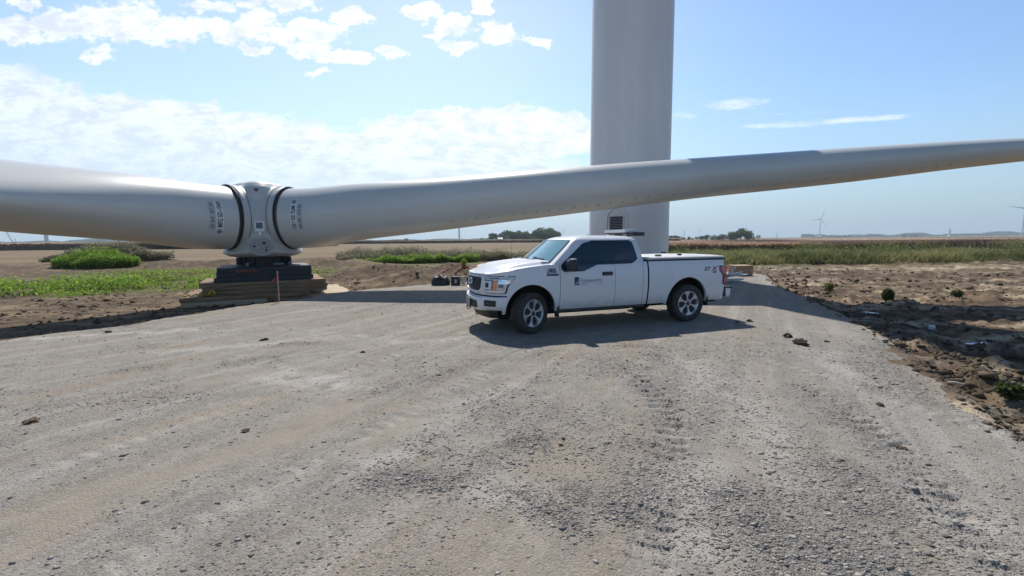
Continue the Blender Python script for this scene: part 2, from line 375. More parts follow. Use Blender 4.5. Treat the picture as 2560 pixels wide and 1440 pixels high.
def build_ground():
    X, Y = GX, GY; x = X.ravel(); y = Y.ravel()
    d = pad_dist(x, y); z = ground_height(x, y, d)
    V = np.stack([x, y, z], 1); V = np.vstack([V, [[0, 0, 0]]]); nr, nc = X.shape
    idx = np.arange(nr*nc).reshape(nr, nc); nxt = np.roll(idx, -1, axis=1)
    F = np.stack([idx[:-1], idx[1:], nxt[1:], nxt[:-1]], -1).reshape(-1, 4)
    c = len(V)-1; Fi = np.stack([idx[0], nxt[0], np.full(nc, c), np.full(nc, c)], -1)
    # inner cap as tiny quads would degenerate: use a tri fan object-side instead
    F3 = np.stack([idx[0], nxt[0], np.full(nc, c)], -1)
    r = np.hypot(x, y)
    wob = (fbm(x*1.6, y*1.6, 5, 13)-.5)*1.1
    gravel = sstep(d+wob, .12, -.12)
    right = sstep(x, -1, 3.5)
    dark = sstep(fbm(x*.45, y*.9, 4, 61)+.06*np.exp(-((y-33)/4)**2), .50, .66)*.75
    dark = np.maximum(dark, sstep(fbm(x*.7, y*2.2, 5, 67), .43, .56)*.9)
    dark = np.maximum(dark, np.exp(-((y-24.5+.04*x)/2.2)**2)*sstep(x, 9, 12)*1.0)
    dark = np.maximum(dark, np.exp(-(((x+3)/6.5)**2+((y-24)/3.2)**2))*1.0)
    dark = np.maximum(dark, np.exp(-((y-32)/4.5)**2)*sstep(x, 4, 1)*sstep(x, -40, -30)*1.0)
    dark = np.maximum(dark, np.exp(-((d-.6)/.7)**2)*sstep(x, -5, -8)*.8)
    dark = np.maximum(dark, np.exp(-((y-30.5)/3.0)**2)*sstep(x, 6, -4)*sstep(x, -30, -15)*1.0)
    dark = np.maximum(dark, np.exp(-((d-.7)/.5)**2)*right*.75*sstep(y, 14, 9))
    pale = sstep(fbm(x*.4+4, y*2.2, 5, 77), .50, .60)*(.25+.75*right)
    pale = np.maximum(pale, np.exp(-((y-30.5+.04*x)/1.7)**2)*sstep(x, 6, 11))
    field = sstep(y+(fbm(x*.2, y*.2, 3, 5)-.5)*4, 46, 52)
    field = np.maximum(field, sstep(r, 70, 90))
    grass = sstep(fbm(x*.5, y*.5, 4, 81)+.0*x, .42, .6)*(np.exp(-((y-20.5-.45*(x+22))/3.6)**2)*sstep(x, -11, -13)+np.exp(-((y-42)/5)**2)*sstep(x, -16, -10)*sstep(x, 4, 0)+np.exp(-((y-41)/7)**2)*sstep(x, 10, 16))
    grass = np.clip(grass, 0, 1)
    _, tp = track_height(x, y)
    z3 = np.stack([feat('tan', x, y), feat('dark', x, y), np.maximum(feat('pale', x, y), tp*.5)], 1); z3 = np.vstack([z3, [[0, 0, 0]]])
    z1 = np.stack([gravel, dark, pale], 1); z2 = np.stack([field, grass, tp], 1)
    z1 = np.vstack([z1, [[1, 0, 0]]]); z2 = np.vstack([z2, [[0, 0, 0]]])
    m = bpy.data.materials.new('ground_surface'); m.use_nodes = True; g = NG(m.node_tree); b = g.n['Principled BSDF']
    b.inputs['Roughness'].default_value = .95; b.inputs['Specular IOR Level'].default_value = .15
    a1 = g.node('ShaderNodeAttribute', attribute_name='zone_a'); s1 = g.node('ShaderNodeSeparateColor'); g.l.new(a1.outputs[0], s1.inputs[0])
    a2 = g.node('ShaderNodeAttribute', attribute_name='zone_b'); s2 = g.node('ShaderNodeSeparateColor'); g.l.new(a2.outputs[0], s2.inputs[0])
    a3 = g.node('ShaderNodeAttribute', attribute_name='zone_c'); s3 = g.node('ShaderNodeSeparateColor'); g.l.new(a3.outputs[0], s3.inputs[0]); ft, fdk, fp = s3.outputs[:3]
    gv, dk, pl = s1.outputs[:3]; fd, gs, tp_ = s2.outputs[:3]
    pos = g.node('ShaderNodeNewGeometry').outputs['Position']
    flat = g.mapping(pos, (1, 1, .3))
    # gravel: crushed grey limestone, fines, tan clay smears
    vor = g.node('ShaderNodeTexVoronoi'); g.l.new(flat, vor.inputs[0]); vor.inputs['Scale'].default_value = 58
    vsep = g.node('ShaderNodeSeparateColor'); g.l.new(vor.outputs['Color'], vsep.inputs[0])
    vor2 = g.node('ShaderNodeTexVoronoi'); g.l.new(flat, vor2.inputs[0]); vor2.inputs['Scale'].default_value = 17
    v2 = g.node('ShaderNodeSeparateColor'); g.l.new(vor2.outputs['Color'], v2.inputs[0])
    n1 = g.noise(flat, .55, 8, .62, .4); n2 = g.noise(flat, 3.2, 7, .65); lane = g.mapping(pos, (1, 1, 1), (0, 0, 0), (0, 0, R(30)))
    n3 = g.noise(g.mapping(lane, (1.5, .28, .3)), .8, 6, .6, .4); n7 = g.noise(g.mapping(lane, (3.4, .16, .3), (4, 2, 0)), .8, 6, .62, .3)
    n4 = g.noise(flat, 70, 4, .7)
    c = g.mix(g.ss(n2, .35, .68), (.232, .212, .184), (.312, .286, .248))
    c = g.mix(g.math('MULTIPLY', g.ss(n3, .50, .68), .75), c, (.295, .232, .165))
    c = g.mix(g.math('MULTIPLY', g.ss(n7, .50, .66), .55), c, (.385, .36, .325))
    c = g.mix(g.math('MULTIPLY', g.ss(n7, .46, .34), .45), c, (.19, .172, .152))
    c = g.mix(g.math('MULTIPLY', g.ss(n1, .56, .72), .55), c, (.37, .35, .315))
    c = g.mix(g.math('MULTIPLY', g.ss(n1, .44, .30), .45), c, (.175, .160, .142))
    c = g.mix(g.math('MULTIPLY', g.ss(vsep.outputs[0], .45, 1.), .30), c, (.46, .45, .43))
    c = g.mix(g.math('MULTIPLY', g.ss(vsep.outputs[1], .6, 1.), .36), c, (.125, .12, .115))
    c = g.mix(g.math('MULTIPLY', g.math('MULTIPLY', g.ss(v2.outputs[2], .86, .97), g.ss(n2, .5, .62)), .4), c, (.15, .14, .13))
    c = g.mix(g.math('MULTIPLY', g.ss(n4, .55, .75), .2), c, (.5, .48, .45))
    c = g.mix(g.math('MULTIPLY', ft, g.ss(n2, .2, .6, 0., .65), clamp=True), c, (.315, .268, .212))
    c = g.mix(g.math('MULTIPLY', fp, g.ss(n2, .3, .6), clamp=True), c, (.43, .41, .375))
    c = g.mix(g.math('MULTIPLY', g.math('MULTIPLY', fdk, g.ss(vsep.outputs[2], .25, .9)), .75, clamp=True), c, (.115, .108, .10))
    fine = g.noise(flat, 150, 5, .8)
    c = g.mix(g.math('MULTIPLY', g.ss(fine, .52, .70), .45), c, (.47, .445, .405))
    c = g.mix(g.math('MULTIPLY', g.ss(fine, .47, .32), .55), c, (.12, .112, .10))
    # brown clay spills on the gravel
    n5 = g.noise(flat, .9, 6, .7, 1.2)
    c = g.mix(g.math('MULTIPLY', g.ss(n5, .62, .72), .6), c, (.255, .195, .138))
    # disturbed clay and topsoil
    e = g.noise(flat, 2.4, 9, .68, .3); e2 = g.noise(g.mapping(pos, (.22, 1.5, 1)), 2.2, 9, .68, .5)
    dirt = g.mix(g.ss(e, .35, .68), (.105, .073, .047), (.255, .184, .120))
    dirt = g.mix(g.math('MULTIPLY', pl, g.ss(e2, .36, .58, .25, 1.)), dirt, (.47, .385, .27))
    dirt = g.mix(g.math('MULTIPLY', dk, g.ss(e, .72, .38, .35, 1.)), dirt, (.075, .055, .038))
    dirt = g.mix(g.math('MULTIPLY', g.ss(g.noise(flat, 14, 4, .7), .6, .75), .5), dirt, (.07, .052, .04))
    # fields beyond
    fn = g.noise(g.mapping(pos, (.06, .5, 1), (0, 0, 0), (0, 0, R(8))), 1., 7, .6, .3); fn2 = g.noise(flat, 1.7, 7, .7)
    fcol = g.mix(g.ss(fn, .38, .62), (.150, .108, .072), (.225, .168, .108))
    fcol = g.mix(g.math('MULTIPLY', g.ss(fn2, .45, .7), .5), fcol, (.225, .175, .105))
    fcol = g.mix(g.math('MULTIPLY', g.ss(g.noise(g.mapping(pos, (.02, .11, 1), (5, 3, 0)), 1., 4, .5, .5), .56, .66), .55), fcol, (.24, .245, .095))
    gcol = g.mix(g.ss(n2, .35, .65), (.075, .115, .026), (.17, .175, .065))
    col = g.mix(fd, dirt, fcol)
    col = g.mix(gs, col, gcol)
    gmask = g.ss(g.math('ADD', gv, g.math('MULTIPLY', g.math('SUBTRACT', n2, .5), .9)), .42, .58)
    col = g.mix(gmask, col, c)
    g.l.new(col, b.inputs['Base Color'])
    vor3 = g.node('ShaderNodeTexVoronoi'); g.l.new(flat, vor3.inputs[0]); vor3.inputs['Scale'].default_value = 95
    n6 = g.noise(flat, 190, 5, .75)
    bh = g.math('ADD', g.math('MULTIPLY', vor.outputs['Distance'], -.55), g.math('MULTIPLY', vor3.outputs['Distance'], -.45))
    bh = g.math('ADD', bh, g.math('MULTIPLY', n6, .55))
    bh = g.math('ADD', bh, g.math('MULTIPLY', n2, .5))
    bh = g.math('ADD', bh, g.math('MULTIPLY', g.math('MULTIPLY', g.math('SUBTRACT', 1., gv), e), 5.))
    bn = g.node('ShaderNodeBump'); bn.inputs['Strength'].default_value = .7; bn.inputs['Distance'].default_value = .016
    g.l.new(bh, bn.inputs['Height']); g.l.new(bn.outputs[0], b.inputs['Normal'])
    # one object: quads plus a small tri fan under the camera (written as degenerate-free ngons)
    me = bpy.data.meshes.new('ground')
    nq = len(F); loops = np.concatenate([F.ravel(), F3.ravel()]).astype(np.int32)
    me.vertices.add(len(V)); me.vertices.foreach_set('co', V.astype(np.float32).ravel())
    me.loops.add(len(loops)); me.loops.foreach_set('vertex_index', loops)
    starts = np.concatenate([np.arange(0, nq*4, 4), nq*4+np.arange(0, len(F3)*3, 3)]).astype(np.int32)
    me.polygons.add(nq+len(F3)); me.polygons.foreach_set('loop_start', starts)
    me.polygons.foreach_set('use_smooth', np.ones(nq+len(F3), bool))
    me.materials.append(m); me.update(calc_edges=True)
    for nm, arr in (('zone_a', z1), ('zone_b', z2), ('zone_c', z3)):
        a = me.color_attributes.new(nm, 'FLOAT_COLOR', 'POINT'); cc = np.ones((len(V), 4), np.float32); cc[:, :3] = arr; a.data.foreach_set('color', cc.ravel())
    me.flip_normals() if me.polygons[0].normal.z < 0 else None
    o = bpy.data.objects.new('ground', me); COL.objects.link(o); tag(o, kind='structure')
build_ground()

def gz(x, y):
    x = np.atleast_1d(np.asarray(x, float)); y = np.atleast_1d(np.asarray(y, float))
    return ground_height(x, y, pad_dist(x, y))
def gz1(x, y): return float(gz(x, y)[0])

# loose stones ---------------------------------------------------------
def scatter_blobs(name, P, S, mats, colattr=None, flat=.6, seed=1):
    """P (n,3) positions, S (n,) sizes -> jittered octahedra as one mesh"""
    r = np.random.default_rng(seed); n = len(P)
    base = np.array([(1, 0, 0), (0, 1, 0), (-1, 0, 0), (0, -1, 0), (0, 0, 1), (0, 0, -1)], float)
    V = base[None]*(1+.45*(r.random((n, 6, 1))-.5)*2) + (r.random((n, 6, 3))-.5)*.5
    a = r.random(n)*6.283; c, s = np.cos(a), np.sin(a)
    x = V[..., 0]*c[:, None]-V[..., 1]*s[:, None]; y = (V[..., 0]*s[:, None]+V[..., 1]*c[:, None])*(.6+.4*r.random((n, 1)))
    V = np.stack([x, y, V[..., 2]*flat], -1)*S[:, None, None] + P[:, None]
    T = np.array([(0, 1, 4), (1, 2, 4), (2, 3, 4), (3, 0, 4), (1, 0, 5), (2, 1, 5), (3, 2, 5), (0, 3, 5)])
    F = (T[None]+(np.arange(n)*6)[:, None, None]).reshape(-1, 3)
    at = None
    if colattr is not None: at = {'tint': np.repeat(colattr, 6, axis=0)}
    return np_mesh(name, V.reshape(-1, 3), F, mats, attr=at)
def tint_mat(name, rough=.9, bump=0., spec=.2, trans=0.):
    m = bpy.data.materials.new(name); m.use_nodes = True; g = NG(m.node_tree); b = g.n['Principled BSDF']
    b.inputs['Roughness'].default_value = rough; b.inputs['Specular IOR Level'].default_value = spec
    a = g.node('ShaderNodeAttribute', attribute_name='tint')
    n = g.noise(g.node('ShaderNodeNewGeometry').outputs['Position'], 35, 3, .6)
    c = g.mix(g.math('MULTIPLY', n, .3), a.outputs[0], (.02, .02, .015), 'MIX')
    g.l.new(c, b.inputs['Base Color'])
    if trans:
        t = g.node('ShaderNodeBsdfTranslucent'); g.l.new(a.outputs[0], t.inputs[0])
        ms = g.node('ShaderNodeMixShader'); ms.inputs[0].default_value = trans
        g.l.new(b.outputs[0], ms.inputs[1]); g.l.new(t.outputs[0], ms.inputs[2]); g.l.new(ms.outputs[0], g.n['Material Output'].inputs[0])
    return m
M_stone = tint_mat('stone'); M_clod = tint_mat('clod', .98)
def build_stones():
    n = 420000
    r = 1.9*np.exp(rng.random(n)*math.log(17/1.9)); a = np.radians(rng.uniform(-62, 62, n)); x = r*np.sin(a); y = r*np.cos(a)
    d = pad_dist(x, y)
    dens = .22+.8*sstep(fbm(x*.8, y*.8, 4, 101), .50, .66)+1.7*feat('dark', x, y)-.25*feat('tan', x, y)
    dens = np.maximum(dens-.07, 0)
    keep = (d < .5) & (rng.random(n) < dens*.55*(1-.7*sstep(d, 0, .5)))
    x, y, r, d = x[keep], y[keep], r[keep], d[keep]
    s = np.exp(rng.normal(math.log(.0052), .52, len(x)))*(1+.02*r); s = np.clip(s, .003, .030)
    z = ground_height(x, y, d)+s*.08
    t = rng.random((len(x), 1)); g_ = np.clip(.20+.26*t**1.5+rng.normal(0, .03, t.shape), .1, .6)
    c = np.hstack([g_*1.05, g_*.98, g_*(.86+.08*rng.random(t.shape))])
    o = scatter_blobs('gravel_stones', np.stack([x, y, z], 1), s, M_stone, c, .42, 3)
    tag(o, 'loose crushed grey limestone scattered over the pad', 'gravel', kind='stuff')
    # earth clods along the right edge and over the rough ground
    n = 130000
    r = 3*np.exp(rng.random(n)*math.log(36/3)); a = np.radians(rng.uniform(-62, 62, n)); x = r*np.sin(a); y = r*np.cos(a); d = pad_dist(x, y)
    dens = np.exp(-((d-.8)/.7)**2)*sstep(x, 1, 4)*1.3*sstep(fbm(x*1.2, y*1.2, 4, 151), .35, .6)+.22*(d > .1)*sstep(fbm(x*.8, y*.8, 4, 141), .45, .65)+.1*(d > 0)
    keep = (rng.random(n) < dens) & (d > -.15) & (np.hypot(x-6.3, y-24) > 2.6)
    x, y, r, d = x[keep], y[keep], r[keep], d[keep]
    s = np.clip(np.exp(rng.normal(math.log(.020), .65, len(x)))*(.6+.045*r), .006, .13)
    z = ground_height(x, y, d)+s*.12
    t = rng.random((len(x), 1))
    c = np.hstack([.06+.15*t**1.5, .045+.11*t**1.5, .033+.075*t**1.5])
    o = scatter_blobs('earth_clods', np.stack([x, y, z], 1), s, M_clod, c, .6, 5)
    tag(o, 'brown earth clods strewn over the dug ground beside the pad', 'clods', kind='stuff')
build_stones()

# ------------------------------------------------------------------ shared materials
M_white = mat('turbine_white', (.60, .605, .60), .34, coat=.25, var=.06, vscale=.9, bump=.02, bscale=3, dirt=((.42, .40, .36), -5, -4, 0))
M_blade = mat('blade_gelcoat', (.64, .65, .625), .33, coat=.2, var=.09, vscale=.8, stretch=(.35, 1.6, 1.6))
M_tower = mat('tower_paint', (.71, .72, .725), .45, var=.07, vscale=.8, stretch=(1.5, 1.5, .2))
M_hub = mat('hub_shell_grp', (.57, .575, .56), .42, var=.08, vscale=1.6)
M_dark = mat('dark_rubber', (.028, .028, .03), .7, var=.2)
M_navy = mat('dark_painted_steel', (.03, .034, .045), .55, var=.3, vscale=4)
M_blackp = mat('black_plastic', (.02, .021, .023), .55)
M_ink = mat('dark_ink', (.03, .035, .06), .6)
M_inkgrey = mat('grey_ink', (.07, .08, .10), .6)
M_decal = mat('sticker_white', (.78, .79, .80), .45)
M_steel = mat('galvanised_steel', (.50, .55, .58), .38, metal=.85, var=.15, vscale=12)

# ------------------------------------------------------------------ rotor on its stand
HUB = Vector((-9.54, 17.0, 2.70))
BL = [  # s, chord, thickness, twist(deg), round(1)..aerofoil(0), z_top, z_bottom (world)
    (1.30, 2.24, 2.24, 0, 1, 3.80, 1.56), (2.0, 2.24, 2.24, 0, 1, 3.82, 1.58), (2.4, 2.24, 2.24, 0, 1, 3.84, 1.61), (3.1, 2.28, 2.2, 7, .92, 3.89, 1.72), (4.1, 2.42, 2.1, 14, .75, 3.95, 1.88), (6.5, 2.80, 1.95, 22, .4, 4.02, 2.13),
    (9, 3.02, 1.75, 22, .2, 4.17, 2.42), (11.4, 3.08, 1.6, 20, .1, 4.31, 2.69), (14, 2.98, 1.4, 17, 0, 4.46, 2.98), (16.3, 2.85, 1.25, 15, 0, 4.57, 3.24), (19, 2.68, 1.1, 13, 0, 4.70, 3.48), (21.5, 2.52, .98, 11, 0, 4.82, 3.72),
    (25, 2.30, .85, 9, 0, 4.96, 4.11), (29, 2.08, .70, 8, 0, 5.05, 4.47), (34, 1.8, .55, 6, 0, 5.2, 4.75), (40, 1.5, .4, 4, 0, 5.4, 5.05), (47, 1.15, .28, 2, 0, 5.62, 5.38), (53, .85, .18, 1, 0, 5.82, 5.66), (56.2, .45, .08, 0, 0, 5.9, 5.83), (56.9, .08, .03, 0, 0, 5.9, 5.87)]
def blade_section(t, n=56):
    s, c, th, tw, rd, zt, zb = t; tw = R(tw*.35); P = []
    for k in range(n):
        a = 2*math.pi*k/n; ca, sa = math.cos(a), math.sin(a)
        # round part
        rx, rz = c*.5*ca, th*.5*sa
        # teardrop: leading edge at +xi, pitch axis 35 % behind it
        xi = c*(.5*ca-.13); eta = th*.5*sa*(1+.55*ca)/1.14
        q, e = rx*rd+xi*(1-rd), rz*rd+eta*(1-rd)
        y = -q*math.cos(tw)+e*math.sin(tw); z = q*math.sin(tw)+e*math.cos(tw)
        P.append((y, z))
    z0 = min(p[1] for p in P); z1 = max(p[1] for p in P)
    return [(s, y, zb+(z-z0)/(z1-z0)*(zt-zb)-HUB.z) for y, z in P]
def cr(stations, sub):
    """Catmull-Rom resample of the station table"""
    A = np.array(stations, float); out = []
    for i in range(len(A)-1):
        p0, p1, p2, p3 = A[max(i-1, 0)], A[i], A[i+1], A[min(i+2, len(A)-1)]
        if i == 0: p0 = 2*p1-p2
        for k in range(sub):
            t = k/sub
            q = p1+(p2-p1)*(t*t*(3-2*t))*.0+(.5*((p2-p0)*t+(2*p0-5*p1+4*p2-p3)*t*t+(-p0+3*p1-3*p2+p3)*t**3))
            out.append(q)
    out.append(A[-1]); return out
def cyl_text(body, size, s0, zc, side, up, bold=0., spacing=1., r=1.133, grow=0., squeeze=.68):
    """lettering wrapped round the blade root. side=-1 near face is local -y. up=+1: reads upwards"""
    V, F = text_mesh(body, size, bold, 0, spacing); V = [(v[0]*squeeze, v[1], 0) for v in V]; xs = [v[0] for v in V]; L = max(xs)-min(xs); xm = (max(xs)+min(xs))/2; out = []
    for (u, v, _) in V:
        ang = up*(u-xm)/r + zc
        # letter height runs along the blade
        out.append((s0 + v*grow, side*(r)*math.cos(ang), r*math.sin(ang)))
    return out, F, L
def sm_(v, a, b):
    t = min(1, max(0, (v-a)/(b-a))); return t*t*(3-2*t)
def build_rotor():
    root = empty('turbine_rotor', 'huge pale grey three-bladed turbine rotor lying flat on a stack of mats', 'turbine rotor', HUB)
    # hub casting: body of revolution and three stubs melted together
    mb = MB()
    prof = [(0, 1.33), (.70, 1.325), (.92, 1.25), (1.10, 1.08), (1.2, .8), (1.24, .3), (1.27, -.2), (1.33, -.6), (1.39, -.9), (1.41, -1.1), (1.36, -1.28), (1.15, -1.41), (.95, -1.44), (0, -1.44)]
    mb.lathe(prof, 90, 0, 'Z')
    V = []
    for (x, y, z) in mb.v:
        a = math.atan2(y, x); m_ = sm_(z, -1.22, -1.02); k = 1-m_*.17*(1-math.cos(3*(a-R(-64)))); V.append((x*k, y*k, z))
    mb.v = V
    for a in (-4, 116, 236):
        M = Matrix.Rotation(R(a), 3, 'Z'); t = MB(); t.lathe([(0, .0), (1.17, .0), (1.165, 1.13), (1.15, 1.16), (0, 1.16)], 64, 0, 'X')
        mb.add([M @ Vector(p) for p in t.v], t.f)
    h = mb.build('hub_shell', M_hub, root)
    md = h.modifiers.new('r', 'REMESH'); md.mode = 'VOXEL'; md.voxel_size = .035; md.use_smooth_shade = True
    sm = h.modifiers.new('s', 'SMOOTH'); sm.factor = .5; sm.iterations = 9
    dg = bpy.context.evaluated_depsgraph_get(); me = bpy.data.meshes.new_from_object(h.evaluated_get(dg)); h.modifiers.clear(); h.data = me
    for p in me.polygons: p.use_smooth = True
    me.materials.clear(); me.materials.append(M_hub)
    # thin dark seams of the three collars
    for a in (-4, 116, 236):
        s = MB(); s.lathe([(1.155, .93), (1.176, .93), (1.176, .945), (1.155, .945)], 80, 0, 'X')
        o = s.build('collar_seam', M_inkgrey, root, loc=None); o.rotation_euler.z = R(a)
    st = cr(BL, 4)
    first = None
    for a, txt1, txt2, side, up in ((-4, 'GE 56.9   SET 341', 'MFG SD-1051', -1, -1), (116, None, None, 1, 1), (236, 'GE 56.9   SET 341', 'MFG SD-1049', 1, 1)):
        if first is None:
            g = MB(); g.grid([[p for p in sec]+[sec[0]] for sec in [blade_section(t) for t in st]])
            tip = blade_section(st[-1]); g.add(tip, [tuple(range(len(tip)))])
            bl = g.build('blade', M_blade, root, smooth=70, merge=.0005); first = bl
            # row of small vortex strips under the trailing side
        else:
            bl = first.copy(); COL.objects.link(bl); bl.parent = root
        bl.rotation_euler.z = R(a)
        if first is bl:
            vb = MB()
            for q in np.arange(7.5, 24, .42):
                sec = np.array(blade_section([float(np.interp(q, [t[0] for t in BL], [t[j] for t in BL])) for j in range(7)])); zlo, zhi = sec[:, 2].min(), sec[:, 2].max()
                fr = [sec[i] for i in range(len(sec)) if sec[i][1] < 0]; fr.sort(key=lambda p: abs(p[2]-(zlo+.13*(zhi-zlo)))); p = fr[0]
                vb.add([(q, p[1]-.012, p[2]-.05), (q+.10, p[1]-.012, p[2]-.03), (q+.16, p[1]-.03, p[2]+.07), (q+.05, p[1]-.03, p[2]+.02)], [(0, 1, 2, 3)])
            vb.build('vortex_strip', mat('strip_grey', (.44, .435, .43), .5), bl, smooth=0, recalc=False)
        bl['label'] = {-4: 'blade stretching right across the tower, banded by the tower shadow', 116: 'blade pointing away behind the hub', 236: 'blade coming towards the left edge of the photo'}[a]
        rg = MB(); rg.lathe([(1.10, 1.175), (1.15, 1.175), (1.15, 1.225), (1.10, 1.225)], 96, 0, 'X')
        for k in range(96):
            an = 2*math.pi*k/96; rg.box((1.20, 1.152*math.cos(an), 1.152*math.sin(an)), (.045, .03, .04), 0, mat=Matrix.Rotation(an, 3, 'X'))
        o = rg.build('bearing_ring', M_navy, bl, smooth=30)
        if txt1:
            z0 = 0.0
            for body, size, s0, grow, bold, mt, spc in ((txt2, .215, 1.83, 1., .005, M_ink, 1.04), (txt1, .155, 2.08, 1., .002, M_inkgrey, 1.12)):
                # reading up on the left blade (letter tops point away from hub), down on the right one
                V, F, L = cyl_text(body, size, s0, z0 if body is txt1 else z0+.035*(1 if side > 0 else -1), side, up*1., bold, spc, grow=1.0 if side > 0 else 1.0)
                t = MB(); t.add(V, F); lo = t.build('lettering', mt, bl, smooth=0, recalc=False)
                if body is txt2:
                    # pale sticker under the bold line, and the round maker's mark in front of it
                    n = 24; P = []
                    for k in range(n+1):
                        an = (-up*.10+(-.5+k/n)*(L+.28))/1.12
                        P.append([(s0-.04, side*1.1275*math.cos(an), 1.1275*math.sin(an)), (s0+.195, side*1.1275*math.cos(an), 1.1275*math.sin(an))])
                    b = MB(); b.grid(P); b.build('sticker', M_decal, bl, smooth=60, recalc=False)
                    c = MB(); am = -up*(L/2+.115)/1.12; V = []; F = []; n = 20
                    for ri, ro in ((.065, .088), (.0, .042)):
                        k0 = len(V)
                        for k in range(n):
                            for rr_ in (ri, ro):
                                an = am+rr_*math.cos(2*math.pi*k/n)/1.12; V.append((s0+.075+rr_*math.sin(2*math.pi*k/n), side*1.133*math.cos(an), 1.133*math.sin(an)))
                        for k in range(n): F.append((k0+2*k, k0+2*k+1, k0+(2*k+3) % (2*n), k0+(2*k+2) % (2*n)))
                    c.add(V, F); c.build('round_mark', M_ink, bl, smooth=0, recalc=False)
                else:
                    n = 18; P = []
                    for k in range(n+1):
                        an = (-.5+k/n)*(L+.06)/1.12
                        P.append([(s0-.02, side*1.1275*math.cos(an), 1.1275*math.sin(an)), (s0+.135, side*1.1275*math.cos(an), 1.1275*math.sin(an))])
                    b = MB(); b.grid(P); b.build('sticker', mat('sticker_grey', (.52, .53, .54), .5), bl, smooth=60, recalc=False)
    # things on the face of the hub that looks at the camera (direction 296 deg)
    fa = R(-64+0); nx = Vector((math.cos(fa), math.sin(fa), 0)); tx = Vector((-nx.y, nx.x, 0))   # outward normal, rightwards seen from camera
    def face(u, z, off): return nx*off + tx*u + Vector((0, 0, z))
    F3 = Matrix((tx, Vector((0, 0, 1)), nx)).transposed()   # local x -> right, y -> up, z -> out
    def plate(poly, off, th, z, u=0., tilt=0.):
        b = MB(); b.prism(poly, 0, th, 'Z'); M = F3 @ Matrix.Rotation(tilt, 3, 'X'); b.v = [tuple(M @ Vector(p)+face(u, z, off)) for p in b.v]; return b
    sq = lambda w, h: [(-w/2, -h/2), (w/2, -h/2), (w/2, h/2), (-w/2, h/2)]
    o = plate(sq(.32, .36), 1.33, .12, -.34, .0, R(0)).build('sensor_box', M_decal, root, bevel=.01)
    plate(sq(.21, .21), 1.452, .006, -.31).build('dark_screen', mat('screen_blue_grey', (.10, .13, .19), .3), o)
    plate(sq(.11, .13), 1.36, .06, -.585).build('bracket', M_decal, root, bevel=.008)
    for q, z, h_, cc in (('flag_sticker', 1.0, .09, (.10, .08, .20)), ('yellow_sticker', .93, .05, (.62, .42, .30))):
        plate(sq(.13, h_), 1.29-.0, .03, z-.05, -.03, R(-12)).build(q, mat(q, cc, .6), root)
    ell = [(.40*math.cos(2*math.pi*k/40), .295*math.sin(2*math.pi*k/40)) for k in range(40)]
    ho = plate(ell, 1.385, .055, -1.04, .02, R(3)).build('service_hatch', mat('hatch_grey', (.36, .36, .345), .6, var=.1), root, smooth=30)
    ring = MB(); N = 48; V = []
    for k in range(N):
        for rx, ry, o_ in ((.395, .29, .05), (.415, .31, .072), (.44, .335, .05), (.44, .335, 0.)): V.append((rx*math.cos(2*math.pi*k/N), ry*math.sin(2*math.pi*k/N), o_))
    ring.add(V, [(4*k+j, 4*k+j+1, (4*k+4) % (4*N)+j+1, (4*k+4) % (4*N)+j) for k in range(N) for j in range(3)])
    ring.v = [tuple(F3 @ Matrix.Rotation(R(3), 3, 'X') @ Vector(p)+face(.02, -1.04, 1.385)) for p in ring.v]
    ring.build('hatch_rim', M_hub, ho)
    for u, z, rr_, cc in ((.11, -.93, .06, (.02, .025, .03)), (-.20, -1.04, .045, (.03, .02, .03)), (.20, -1.08, .05, (.42, .16, .12)), (.16, -1.18, .045, (.02, .025, .03))):
        plate([(rr_*math.cos(2*math.pi*k/14), rr_*.75*math.sin(2*math.pi*k/14)) for k in range(14)], 1.435, .02, z, u, R(3)).build('hatch_plug', mat('plug', cc, .6), ho)
    return root
build_rotor()

# ------------------------------------------------------------------ stand and timber mats
VD = R(29.2)                                                  # the mats lie square to this direction
def mat_frame(cx, cy):                                         # local x runs along the front edge
    return Matrix.Translation((cx, cy, 0)) @ Matrix.Rotation(VD, 4, 'Z')
M_wood_old = mat('weathered_timber', (.34, .225, .135), .85, var=.55, vscale=2.2, stretch=(.6, 6, 6), bump=.5, bscale=16)
M_wood_sunlit = mat('sunlit_timber', (.50, .39, .26), .8, var=.35, vscale=2.5, stretch=(.6, 6, 6), bump=.4, bscale=14)  # sunlight on the lowest mats' tops is put into this brighter timber colour
M_mat_black = mat('black_composite_mat', (.030, .036, .045), .6, var=.35, vscale=3)
M_board = mat('orange_board', (.20, .075, .045), .8, var=.5, vscale=5)
def crane_mat(name, label, cx, cy, L, W, z0, th, material, rz=0., n=None, group='timber mats stacked under the rotor', along=True):
    """a mat of squared timbers bolted side by side; beams run along local x"""
    b = MB(); n = n or max(3, int(W/.31)); w = W/n
    for k in range(n):
        dx = random.uniform(-.05, .05)
        b.box((dx, -W/2+(k+.5)*w, th/2), (L+random.uniform(-.06, .04), w-.014, th-.006+random.uniform(0, .005)))
    for u in (-L*.38, L*.38): b.box((u, 0, th/2), (.03, W-.1, th*.4))
    o = b.build(name, material, None, bevel=.008)
    o.location = (cx, cy, z0); o.rotation_euler.z = VD+rz
    tag(o, label, 'mat', group); return o
def place(u, v):   # along / behind the front face centre, world xy; (0,0) is hub axis
    c, s = math.cos(VD), math.sin(VD); return HUB.x+u*c-v*s, HUB.y+u*s+v*c
gb = min(gz1(*place(u, v)) for u in (-2, 0, 2) for v in (-1.5, 0, 1.5))
gb = max(gb, -.36)
